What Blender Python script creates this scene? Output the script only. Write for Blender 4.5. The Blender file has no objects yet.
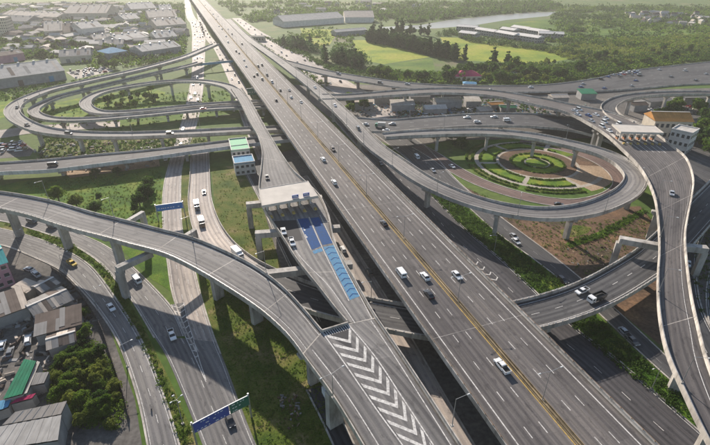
import bpy, math, random
import numpy as np
from mathutils import Vector
R = math.radians
scene = bpy.context.scene
col = scene.collection

# ------------------------------------------------------------------ camera
CAM_H = 104.0                                   # drone altitude, metres
FPX, CX, CY, HORIZON = 473.0, 355.0, 222.5, -45.0
PITCH = math.atan((CY - HORIZON) / FPX)         # 29.5 degrees below the horizon
cam = bpy.data.cameras.new("drone_camera")
cam.lens = 36.0 * FPX / 710.0
cam.sensor_width = 36.0
cam.clip_start, cam.clip_end = 1.0, 20000.0
cam_o = bpy.data.objects.new("drone_camera", cam)
cam_o.location = (0, 0, CAM_H)
cam_o.rotation_euler = (math.pi / 2 - PITCH, 0, 0)
col.objects.link(cam_o)
scene.camera = cam_o

# ------------------------------------------------------------------ sky and sun
SUN_AZ, SUN_EL = R(-21.0), R(25.0)              # azimuth measured from +Y towards +X
world = bpy.data.worlds.new("World")
scene.world = world
world.use_nodes = True
wn = world.node_tree
wn.nodes.clear()
w_out = wn.nodes.new("ShaderNodeOutputWorld")
w_bg = wn.nodes.new("ShaderNodeBackground")
w_sky = wn.nodes.new("ShaderNodeTexSky")
w_sky.sky_type = 'NISHITA'
w_sky.sun_disc = False
w_sky.sun_elevation = SUN_EL
w_sky.sun_rotation = SUN_AZ
w_sky.dust_density = 0.6
w_sky.air_density = 1.0
w_bg.inputs[1].default_value = 0.09
wn.links.new(w_sky.outputs[0], w_bg.inputs[0])
wn.links.new(w_bg.outputs[0], w_out.inputs[0])
sun = bpy.data.lights.new("sun", 'SUN')
sun.energy = 5.0
sun.angle = R(0.6)
sun.color = (1.0, 0.90, 0.785)
sun_o = bpy.data.objects.new("sun", sun)
sdir = Vector((math.sin(SUN_AZ) * math.cos(SUN_EL), math.cos(SUN_AZ) * math.cos(SUN_EL), math.sin(SUN_EL)))
sun_o.rotation_euler = sdir.to_track_quat('Z', 'Y').to_euler()
sun_o.location = (-300, 600, 400)
col.objects.link(sun_o)
scene.view_settings.view_transform = 'Standard'
scene.view_settings.look = 'None'
scene.view_settings.gamma = 1.0
scene.view_settings.use_curve_mapping = False
scene.view_settings.exposure = 0.76

# ------------------------------------------------------------------ surveying
def P(u, v, z=0.0):
    """point of the photograph at a known height above ground -> metres"""
    x, y = (u - CX) / FPX, -(v - CY) / FPX
    d = np.array([x, math.cos(PITCH) + y * math.sin(PITCH), -math.sin(PITCH) + y * math.cos(PITCH)])
    return np.array([0, 0, CAM_H]) + d * ((z - CAM_H) / d[2])

def PIX(p):
    d = np.asarray(p, float) - np.array([0, 0, CAM_H])
    fw = np.array([0, math.cos(PITCH), -math.sin(PITCH)])
    up = np.array([0, math.sin(PITCH), math.cos(PITCH)])
    q = d @ fw
    return CX + FPX * d[0] / q, CY - FPX * (d @ up) / q

# ------------------------------------------------------------------ materials
MATS = {}
def nt_new(name):
    m = bpy.data.materials.new(name)
    m.use_nodes = True
    nt = m.node_tree
    b = nt.nodes["Principled BSDF"]
    MATS[name] = m
    return m, nt, b

def node(nt, t, **kw):
    n = nt.nodes.new(t)
    for k, v in kw.items():
        setattr(n, k, v)
    return n

def noise(nt, vec, scale, detail=4, rough=0.55):
    n = node(nt, "ShaderNodeTexNoise")
    n.inputs["Scale"].default_value = scale
    n.inputs["Detail"].default_value = detail
    n.inputs["Roughness"].default_value = rough
    if vec is not None:
        nt.links.new(vec, n.inputs["Vector"])
    return n.outputs["Fac"]

def ramp(nt, fac, stops):
    r = node(nt, "ShaderNodeValToRGB")
    e = r.color_ramp.elements
    while len(e) < len(stops):
        e.new(0.5)
    for el, (p, c) in zip(e, stops):
        el.position = p
        el.color = (c[0], c[1], c[2], 1)
    nt.links.new(fac, r.inputs[0])
    return r.outputs[0]

def mix(nt, a, b, fac, mode='MIX'):
    m = node(nt, "ShaderNodeMix", data_type='RGBA', blend_type=mode)
    for s, x in ((6, a), (7, b)):
        if isinstance(x, (tuple, list)):
            m.inputs[s].default_value = (x[0], x[1], x[2], 1)
        else:
            nt.links.new(x, m.inputs[s])
    if isinstance(fac, (int, float)):
        m.inputs[0].default_value = fac
    else:
        nt.links.new(fac, m.inputs[0])
    return m.outputs[2]

def world_vec(nt):
    return node(nt, "ShaderNodeNewGeometry").outputs["Position"]

def mapping(nt, vec, scale):
    m = node(nt, "ShaderNodeMapping")
    m.inputs["Scale"].default_value = scale
    nt.links.new(vec, m.inputs["Vector"])
    return m.outputs[0]

def grey(c, k):
    return (c[0] * k, c[1] * k, c[2] * k)

def mat_road(name, base, wear=0.35, track=3.7):
    """paving with dark wheel tracks, resurfaced lane lengths, tar seams, oil stains; UV is metres across / along"""
    m, nt, b = nt_new(name)
    uv = node(nt, "ShaderNodeUVMap").outputs[0]
    mul = lambda a, c: mix(nt, a, c, 1.0, 'MULTIPLY')
    along = noise(nt, mapping(nt, uv, (1.3, 0.012, 1)), 1.0, 6, 0.65)
    c = ramp(nt, along, [(0.36, grey(base, 1 - wear * 1.2)), (0.5, base), (0.64, grey(base, 1 + wear))])
    big = noise(nt, mapping(nt, uv, (0.04, 0.012, 1)), 1.0, 6, 0.6)
    c = mul(c, ramp(nt, big, [(0.36, (0.70, 0.70, 0.73)), (0.5, (0.98, 0.98, 0.98)), (0.64, (1.26, 1.23, 1.19))]))
    wv = node(nt, "ShaderNodeTexWave", wave_type='BANDS', bands_direction='X')      # two wheel tracks in each lane
    wv.inputs["Scale"].default_value = 0.314 * 2 / track
    wv.inputs["Distortion"].default_value = 0.5
    wv.inputs["Detail"].default_value = 3
    wv.inputs["Detail Scale"].default_value = 0.15
    nt.links.new(uv, wv.inputs["Vector"])
    c = mul(c, ramp(nt, wv.outputs["Fac"], [(0.1, (0.80, 0.80, 0.82)), (0.6, (1.04, 1.04, 1.03)), (0.95, (1.10, 1.09, 1.07))]))
    sw = node(nt, "ShaderNodeSeparateXYZ"); nt.links.new(uv, sw.inputs[0])
    cb = node(nt, "ShaderNodeCombineXYZ")
    nt.links.new(sw.outputs[1], cb.inputs[0]); nt.links.new(sw.outputs[0], cb.inputs[1])
    for bw, rh, lo, hi, ms in ((31.0, 3.9, 0.84, 1.13, 0.03), (9.7, 7.8, 0.95, 1.04, 0.02)):
        br = node(nt, "ShaderNodeTexBrick")
        br.inputs["Scale"].default_value = 1.0
        br.inputs["Brick Width"].default_value = bw
        br.inputs["Row Height"].default_value = rh
        br.inputs["Mortar Size"].default_value = ms
        br.inputs["Color1"].default_value = (lo, lo, lo, 1)
        br.inputs["Color2"].default_value = (hi, hi, hi * .99, 1)
        br.inputs["Mortar"].default_value = (0.74, 0.74, 0.75, 1)
        nt.links.new(cb.outputs[0], br.inputs["Vector"])
        c = mul(c, br.outputs["Color"])
    sp = noise(nt, mapping(nt, uv, (0.55, 0.22, 1)), 1.0, 4, 0.7)                   # oil and tyre stains
    c = mul(c, ramp(nt, sp, [(0.34, (0.60, 0.60, 0.62)), (0.45, (1, 1, 1)), (1.0, (1.03,) * 3)]))
    fine = noise(nt, mapping(nt, uv, (2.5, 2.5, 1)), 1.0, 4, 0.7)
    c = mul(c, ramp(nt, fine, [(0.2, (0.80,) * 3), (0.8, (1.18,) * 3)]))
    nt.links.new(c, b.inputs["Base Color"])
    b.inputs["Roughness"].default_value = 0.8
    b.inputs["Specular IOR Level"].default_value = 0.22
    return m

def mat_noise(name, stops, scale=0.2, detail=6, rough=0.9, scale2=None, spec=0.25, amp2=0.25, bump=0.0):
    m, nt, b = nt_new(name)
    v = world_vec(nt)
    c = ramp(nt, noise(nt, v, scale, detail, 0.6), stops)
    if scale2:
        n2 = noise(nt, v, scale2, 4)
        c = mix(nt, c, ramp(nt, n2, [(0.3, (1 - amp2,) * 3), (0.7, (1 + amp2,) * 3)]), 1.0, 'MULTIPLY')
        if bump:
            bp = node(nt, "ShaderNodeBump")
            bp.inputs["Strength"].default_value = bump
            bp.inputs["Distance"].default_value = 0.3
            nt.links.new(n2, bp.inputs["Height"])
            nt.links.new(bp.outputs[0], b.inputs["Normal"])
    nt.links.new(c, b.inputs["Base Color"])
    b.inputs["Roughness"].default_value = rough
    b.inputs["Specular IOR Level"].default_value = spec
    return m

def mat_concrete(name, base, streak=0.3):
    m, nt, b = nt_new(name)
    v = world_vec(nt)
    big = ramp(nt, noise(nt, v, 0.12, 5), [(0.38, grey(base, 1 - streak)), (0.62, grey(base, 1 + streak * 0.7))])
    ver = ramp(nt, noise(nt, mapping(nt, v, (0.55, 0.55, 0.09)), 1.0, 8, 0.7), [(0.36, (0.62, 0.61, 0.60)), (0.48, (0.95, 0.95, 0.94)), (0.64, (1.10,) * 3)])
    c = mix(nt, big, ver, 1.0, 'MULTIPLY')
    nt.links.new(c, b.inputs["Base Color"])
    b.inputs["Roughness"].default_value = 0.85
    b.inputs["Specular IOR Level"].default_value = 0.3
    return m

def mat_flat(name, base, rough=0.6, metal=0.0, spec=0.4, var=0.12, scale=1.5, coat=0.0):
    m, nt, b = nt_new(name)
    v = node(nt, "ShaderNodeTexCoord").outputs["Object"]
    c = ramp(nt, noise(nt, v, scale, 4), [(0.3, grey(base, 1 - var)), (0.7, grey(base, 1 + var))])
    nt.links.new(c, b.inputs["Base Color"])
    b.inputs["Roughness"].default_value = rough
    b.inputs["Metallic"].default_value = metal
    b.inputs["Specular IOR Level"].default_value = spec
    b.inputs["Coat Weight"].default_value = coat
    b.inputs["Coat Roughness"].default_value = 0.08
    return m

def mat_paint(name, base, worn):
    """road paint, scuffed"""
    m, nt, b = nt_new(name)
    v = world_vec(nt)
    f = noise(nt, v, 1.6, 5, 0.7)
    c = ramp(nt, f, [(0.37, worn), (0.48, grey(base, .8)), (0.6, base)])
    nt.links.new(c, b.inputs["Base Color"])
    b.inputs["Roughness"].default_value = 0.85
    b.inputs["Specular IOR Level"].default_value = 0.2
    return m

def mat_leaf(name, dark, light):
    m, nt, b = nt_new(name)
    v = world_vec(nt)
    rnd_ = node(nt, "ShaderNodeObjectInfo").outputs["Random"]
    f = noise(nt, v, 0.45, 4)
    mx = node(nt, "ShaderNodeMath", operation='MULTIPLY_ADD')
    nt.links.new(rnd_, mx.inputs[0]); mx.inputs[1].default_value = 0.35
    nt.links.new(f, mx.inputs[2])
    c = ramp(nt, mx.outputs[0], [(0.35, dark), (0.95, light)])
    nt.links.new(c, b.inputs["Base Color"])
    b.inputs["Roughness"].default_value = 0.75
    b.inputs["Specular IOR Level"].default_value = 0.2
    out = nt.nodes["Material Output"]
    tr = node(nt, "ShaderNodeBsdfTranslucent")
    nt.links.new(c, tr.inputs[0])
    ms = node(nt, "ShaderNodeMixShader")
    ms.inputs[0].default_value = 0.5
    nt.links.new(b.outputs[0], ms.inputs[1]); nt.links.new(tr.outputs[0], ms.inputs[2])
    nt.links.new(ms.outputs[0], out.inputs[0])
    return m

def mat_sheet(name, base, pitch=0.9, rough=0.85, rust=0.15, metal=0.0):
    """profiled metal roofing, dirt run down it"""
    m, nt, b = nt_new(name)
    v = node(nt, "ShaderNodeTexCoord").outputs["Object"]
    d = ramp(nt, noise(nt, v, 0.25, 5), [(0.3, grey(base, 1 - rust)), (0.7, grey(base, 1.08))])
    s = ramp(nt, noise(nt, mapping(nt, v, (2.2, 0.08, 0.08)), 1.0, 4), [(0.3, (0.82, 0.81, 0.8)), (0.7, (1.06,) * 3)])
    c = mix(nt, d, s, 1.0, 'MULTIPLY')
    wv = node(nt, "ShaderNodeTexWave", wave_type='BANDS', bands_direction='X')
    wv.inputs["Scale"].default_value = 0.314 / pitch
    nt.links.new(v, wv.inputs["Vector"])
    bp = node(nt, "ShaderNodeBump"); bp.inputs["Strength"].default_value = 0.25; bp.inputs["Distance"].default_value = 0.05
    nt.links.new(wv.outputs["Fac"], bp.inputs["Height"]); nt.links.new(bp.outputs[0], b.inputs["Normal"])
    nt.links.new(c, b.inputs["Base Color"])
    b.inputs["Roughness"].default_value = rough
    b.inputs["Metallic"].default_value = metal
    b.inputs["Specular IOR Level"].default_value = 0.2
    return m

mat_road('deck_old', (0.122, 0.111, 0.108), 0.22)
mat_road('deck_pale', (0.178, 0.170, 0.166), 0.22)
mat_road('asphalt', (0.080, 0.079, 0.082), 0.25)
mat_road('asphalt_mid', (0.066, 0.063, 0.068), 0.25)
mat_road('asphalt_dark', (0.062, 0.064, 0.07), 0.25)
mat_road('concrete_road', (0.35, 0.305, 0.275), 0.18)
mat_road('red_paving', (0.165, 0.112, 0.098), 0.2)
mat_concrete('concrete', (0.40, 0.375, 0.345))
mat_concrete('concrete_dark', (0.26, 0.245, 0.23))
mat_concrete('pale_barrier', (0.55, 0.54, 0.53), 0.15)
mat_concrete('barrier', (0.42, 0.385, 0.345), 0.3)
mat_concrete('rusty_barrier', (0.30, 0.225, 0.13), 0.35)
mat_paint('white_paint', (0.62, 0.60, 0.57), (0.30, 0.28, 0.27))
mat_paint('yellow_paint', (0.50, 0.34, 0.09), (0.28, 0.21, 0.12))
mat_paint('blue_paint', (0.004, 0.062, 0.21), (0.02, 0.06, 0.12))
mat_paint('pale_blue_paint', (0.085, 0.24, 0.40), (0.11, 0.19, 0.26))
mat_noise('gutter', [(0.3, (0.05, 0.046, 0.042)), (0.55, (0.085, 0.078, 0.07)), (0.8, (0.14, 0.125, 0.11))], 0.6, 5, 0.95)
mat_paint('red_lane_paint', (0.28, 0.12, 0.10), (0.2, 0.13, 0.12))
mat_noise('earth', [(0.3, (0.12, 0.10, 0.06)), (0.42, (0.085, 0.125, 0.02)), (0.55, (0.05, 0.10, 0.012)), (0.7, (0.16, 0.15, 0.06))], 0.012, 10, 0.95, 0.35)
mat_noise('far_plain', [(0.25, (0.10, 0.105, 0.05)), (0.45, (0.12, 0.14, 0.05)), (0.6, (0.08, 0.10, 0.04)), (0.8, (0.20, 0.17, 0.10))], 0.006, 10, 0.95, 0.05)
mat_noise('grass', [(0.36, (0.034, 0.085, 0.006)), (0.52, (0.075, 0.145, 0.010)), (0.66, (0.15, 0.18, 0.022))], 0.09, 9, 0.95, 1.7, 0.15, 0.35, 0.5)
mat_noise('dry_grass', [(0.34, (0.038, 0.072, 0.008)), (0.46, (0.075, 0.105, 0.014)), (0.57, (0.125, 0.125, 0.03)), (0.68, (0.22, 0.175, 0.085))], 0.11, 9, 0.95, 1.9, 0.15, 0.4, 0.5)
mat_noise('field_yellow', [(0.36, (0.12, 0.19, 0.015)), (0.5, (0.22, 0.26, 0.02)), (0.66, (0.30, 0.28, 0.04))], 0.02, 8, 0.95, 0.3, 0.15, 0.2)
mat_noise('field_green', [(0.36, (0.045, 0.10, 0.010)), (0.52, (0.09, 0.155, 0.016)), (0.66, (0.18, 0.19, 0.035))], 0.02, 8, 0.95, 0.3, 0.15, 0.2)
mat_noise('lawn', [(0.36, (0.055, 0.12, 0.008)), (0.52, (0.12, 0.19, 0.014)), (0.68, (0.24, 0.24, 0.025))], 0.12, 8, 0.95, 2.0, 0.15, 0.3, 0.4)
mat_noise('soil', [(0.28, (0.045, 0.05, 0.02)), (0.42, (0.085, 0.06, 0.042)), (0.56, (0.15, 0.092, 0.058)), (0.68, (0.25, 0.15, 0.08)), (0.8, (0.33, 0.22, 0.14))], 0.045, 9, 0.95, 0.9, 0.15, 0.35, 0.6)
mat_noise('pale_soil', [(0.3, (0.25, 0.18, 0.12)), (0.55, (0.34, 0.25, 0.17)), (0.75, (0.42, 0.32, 0.23))], 0.08, 9, 0.95, 0.9, 0.15, 0.25, 0.6)
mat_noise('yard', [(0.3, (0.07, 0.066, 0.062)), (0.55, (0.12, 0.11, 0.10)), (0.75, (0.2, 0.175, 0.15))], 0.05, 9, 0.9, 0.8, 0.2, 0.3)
mat_noise('pale_yard', [(0.3, (0.28, 0.25, 0.22)), (0.7, (0.44, 0.40, 0.35))], 0.05, 9, 0.9, 0.8, 0.2, 0.2)
mat_noise('path', [(0.3, (0.30, 0.26, 0.21)), (0.7, (0.42, 0.37, 0.31))], 0.2, 6, 0.9, 1.5, 0.2, 0.15)
m_, nt_, b_ = nt_new('water')
b_.inputs["Base Color"].default_value = (0.22, 0.20, 0.16, 1); b_.inputs["Roughness"].default_value = 0.3
bp_ = node(nt_, "ShaderNodeBump"); bp_.inputs["Strength"].default_value = 0.3
nt_.links.new(noise(nt_, world_vec(nt_), 0.4, 4), bp_.inputs["Height"]); nt_.links.new(bp_.outputs[0], b_.inputs["Normal"])
mat_leaf('leaf_dark', (0.026, 0.062, 0.010), (0.07, 0.13, 0.018))
mat_leaf('leaf_mid', (0.045, 0.10, 0.010), (0.13, 0.20, 0.022))
mat_leaf('leaf_light', (0.095, 0.14, 0.02), (0.21, 0.24, 0.04))
mat_leaf('leaf_fir', (0.022, 0.060, 0.014), (0.055, 0.115, 0.024))
mat_flat('bark', (0.10, 0.075, 0.055), 0.95, var=0.3, scale=4)
mat_flat('metal_grey', (0.35, 0.35, 0.35), 0.45, 0.6)
mat_flat('rusty_metal', (0.22, 0.15, 0.10), 0.7, 0.2, var=.3)
mat_flat('lamp_white', (0.68, 0.68, 0.66), 0.4)
mat_flat('asphalt_black', (0.03, 0.03, 0.034), 0.85)
mat_flat('tyre', (0.02, 0.02, 0.02), 0.9)
mat_flat('car_glass', (0.018, 0.022, 0.028), 0.08, spec=0.6)
mat_flat('headlight', (0.7, 0.7, 0.68), 0.15)
mat_flat('taillight', (0.35, 0.02, 0.02), 0.25)
for nm, c in dict(white=(0.74, 0.74, 0.73), black=(0.018, 0.018, 0.02), silver=(0.42, 0.43, 0.44), grey=(0.14, 0.145, 0.15), red=(0.36, 0.03, 0.03),
                  blue=(0.03, 0.08, 0.26), yellow=(0.62, 0.42, 0.05), green=(0.04, 0.20, 0.10), pink=(0.7, 0.25, 0.35), bronze=(0.20, 0.14, 0.09)).items():
    mat_flat('paint_' + nm, c, 0.3, var=0.05, coat=0.6)
mat_flat('sign_blue', (0.03, 0.07, 0.30), 0.4)
mat_flat('sign_bright_blue', (0.03, 0.16, 0.46), 0.4)
mat_flat('sign_green', (0.015, 0.13, 0.09), 0.4)
mat_flat('sign_white', (0.75, 0.75, 0.74), 0.5)
mat_sheet('roof_white', (0.50, 0.47, 0.43), 1.0, rust=.25)
mat_sheet('roof_beige', (0.50, 0.43, 0.36), 1.0)
mat_sheet('roof_grey', (0.24, 0.23, 0.22), 1.0)
mat_sheet('roof_red', (0.44, 0.035, 0.11), 0.5, rust=0.25)
mat_sheet('roof_green', (0.02, 0.19, 0.10), 0.9, rust=0.3)
mat_sheet('roof_teal', (0.05, 0.33, 0.33), 0.9)
mat_sheet('roof_blue', (0.10, 0.28, 0.44), 0.9)
mat_sheet('roof_orange', (0.50, 0.24, 0.07), 0.9, rust=0.25)
mat_sheet('roof_brown', (0.13, 0.10, 0.085), 0.9, rust=0.35)
mat_flat('wall_white', (0.58, 0.55, 0.51), 0.85, var=0.15, scale=0.3)
mat_flat('wall_cream', (0.50, 0.44, 0.35), 0.85, var=0.15, scale=0.3)
mat_flat('wall_grey', (0.28, 0.27, 0.26), 0.85, var=0.2, scale=0.3)
mat_flat('wall_pink', (0.46, 0.24, 0.28), 0.85, var=0.15, scale=0.3)
mat_flat('wall_green', (0.25, 0.36, 0.28), 0.85, var=0.15, scale=0.3)
mat_flat('canopy_white', (0.50, 0.46, 0.41), 0.85, var=0.10, scale=0.25, spec=.2)
mat_flat('wood_orange', (0.40, 0.17, 0.08), 0.7, var=0.25, scale=1)
mat_flat('window_glass', (0.04, 0.05, 0.06), 0.12, spec=0.6)
mat_flat('green_deck', (0.16, 0.42, 0.24), 0.8, var=0.15)
mat_flat('shade_net', (0.06, 0.075, 0.085), 0.9, var=0.2, scale=0.4)

# ------------------------------------------------------------------ mesh helpers
def tag(o, label=None, cat=None, group=None, kind=None):
    if label: o['label'] = label
    if cat: o['category'] = cat
    if group: o['group'] = group
    if kind: o['kind'] = kind
    return o

def mesh(name, verts, faces, mats, fm=None, uv=None, smooth=False):
    me = bpy.data.meshes.new(name)
    me.from_pydata([tuple(map(float, v)) for v in verts], [], faces)
    for m in (mats if isinstance(mats, (list, tuple)) else [mats]):
        me.materials.append(MATS[m])
    if fm is not None:
        me.polygons.foreach_set("material_index", fm)
    if uv is not None:
        lay = me.uv_layers.new(name="UVMap")
        li = np.empty(len(me.loops), int)
        me.loops.foreach_get("vertex_index", li)
        lay.data.foreach_set("uv", np.asarray(uv, float)[li].ravel())
    if smooth:
        me.polygons.foreach_set("use_smooth", [True] * len(me.polygons))
    me.update()
    return me

def put(name, me, parent=None, loc=(0, 0, 0), rz=0.0, scale=None):
    o = bpy.data.objects.new(name, me)
    col.objects.link(o)
    o.location = tuple(map(float, loc))
    if rz: o.rotation_euler = (0, 0, rz)
    if scale: o.scale = scale
    if parent: o.parent = parent
    return o

def obj(name, verts, faces, mats, parent=None, **kw):
    return put(name, mesh(name, verts, faces, mats, **kw), parent)

class MB:
    """collects boxes, prisms and tubes into ONE mesh"""
    def __init__(s): s.v, s.f, s.m = [], [], []
    def add(s, v, f, m=0):
        n = len(s.v)
        s.v += [tuple(map(float, p)) for p in v]
        s.f += [tuple(i + n for i in q) for q in f]
        s.m += [m] * len(f)
        return s
    def box(s, x0, x1, y0, y1, z0, z1, m=0, tx=0, ty=0):
        v = [(x0, y0, z0), (x1, y0, z0), (x1, y1, z0), (x0, y1, z0), (x0 + tx, y0 + ty, z1), (x1 - tx, y0 + ty, z1), (x1 - tx, y1 - ty, z1), (x0 + tx, y1 - ty, z1)]
        return s.add(v, [(3, 2, 1, 0), (4, 5, 6, 7), (0, 1, 5, 4), (1, 2, 6, 5), (2, 3, 7, 6), (3, 0, 4, 7)], m)
    def beam(s, a, b, w, h, m=0):
        """box beam from a to b, w wide, h high, top at a/b"""
        a, b = np.asarray(a, float), np.asarray(b, float)
        t = b - a; t[2] = 0; t /= (np.linalg.norm(t) + 1e-9)
        n = np.array([-t[1], t[0], 0]) * w / 2
        d = np.array([0, 0, h])
        v = [a - n - d, b - n - d, b + n - d, a + n - d, a - n, b - n, b + n, a + n]
        return s.add(v, [(3, 2, 1, 0), (4, 5, 6, 7), (0, 1, 5, 4), (1, 2, 6, 5), (2, 3, 7, 6), (3, 0, 4, 7)], m)
    def tube(s, a, b, r0, r1, n=6, m=0):
        a, b = Vector(a), Vector(b)
        q = (b - a).to_track_quat('Z', 'Y')
        v = []
        for c, r in ((a, r0), (b, r1)):
            for i in range(n):
                v.append(c + q @ Vector((math.cos(i * 2 * math.pi / n) * r, math.sin(i * 2 * math.pi / n) * r, 0)))
        f = [(i, (i + 1) % n, n + (i + 1) % n, n + i) for i in range(n)] + [tuple(range(n))[::-1], tuple(range(n, 2 * n))]
        return s.add(v, f, m)
    def prism_x(s, prof, x0, x1, m=0, inset=0.0):
        """side profile (y,z) extruded along x"""
        n = len(prof)
        v = [(x0, p[0], p[1]) for p in prof] + [(x1, p[0], p[1]) for p in prof]
        f = [tuple(range(n)), tuple(range(2 * n - 1, n - 1, -1))] + [(i, i + n, (i + 1) % n + n, (i + 1) % n) for i in range(n)]
        return s.add(v, f, m)
    def mesh(s, name, mats, smooth=False):
        return mesh(name, s.v, s.f, mats, fm=s.m, smooth=smooth)
    def put(s, name, mats, parent=None, **kw):
        return put(name, s.mesh(name, mats), parent, **kw)

def spline(pts, step):
    """Catmull-Rom through rows of numbers (x,y,z,extra...), resampled every step metres"""
    p = np.asarray(pts, float)
    if len(p) > 2:
        q = np.vstack([2 * p[0] - p[1], p, 2 * p[-1] - p[-2]])
        out = []
        for i in range(1, len(q) - 2):
            n = 24
            t = np.linspace(0, 1, n, endpoint=False)[:, None]
            a, b, c, d = q[i - 1], q[i], q[i + 1], q[i + 2]
            out.append(0.5 * ((2 * b) + (-a + c) * t + (2 * a - 5 * b + 4 * c - d) * t ** 2 + (-a + 3 * b - 3 * c + d) * t ** 3))
        p = np.vstack(out + [q[-2][None]])
    s = np.concatenate([[0], np.cumsum(np.linalg.norm(np.diff(p[:, :2], axis=0), axis=1))])
    n = max(2, int(round(s[-1] / step)) + 1)
    ss = np.linspace(0, s[-1], n)
    return np.stack([np.interp(ss, s, p[:, k]) for k in range(p.shape[1])], 1)

def normals(path):
    t = np.gradient(path[:, :2], axis=0)
    t /= np.linalg.norm(t, axis=1)[:, None] + 1e-9
    return np.stack([-t[:, 1], t[:, 0], np.zeros(len(t))], 1)       # to the left of travel

def arclen(p):
    return np.concatenate([[0], np.cumsum(np.linalg.norm(np.diff(p[:, :2], axis=0), axis=1))])

def loft(rows, closed=False, caps=False):
    """rows: n x k x 3 -> verts, faces"""
    n, k = rows.shape[:2]
    v = rows.reshape(-1, 3)
    f = []
    for i in range(n - 1):
        for j in range(k if closed else k - 1):
            j2 = (j + 1) % k
            f.append((i * k + j, (i + 1) * k + j, (i + 1) * k + j2, i * k + j2))
    if caps:
        f += [tuple(range(k)), tuple(range((n - 1) * k, n * k))[::-1]]
    return v, f
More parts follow.
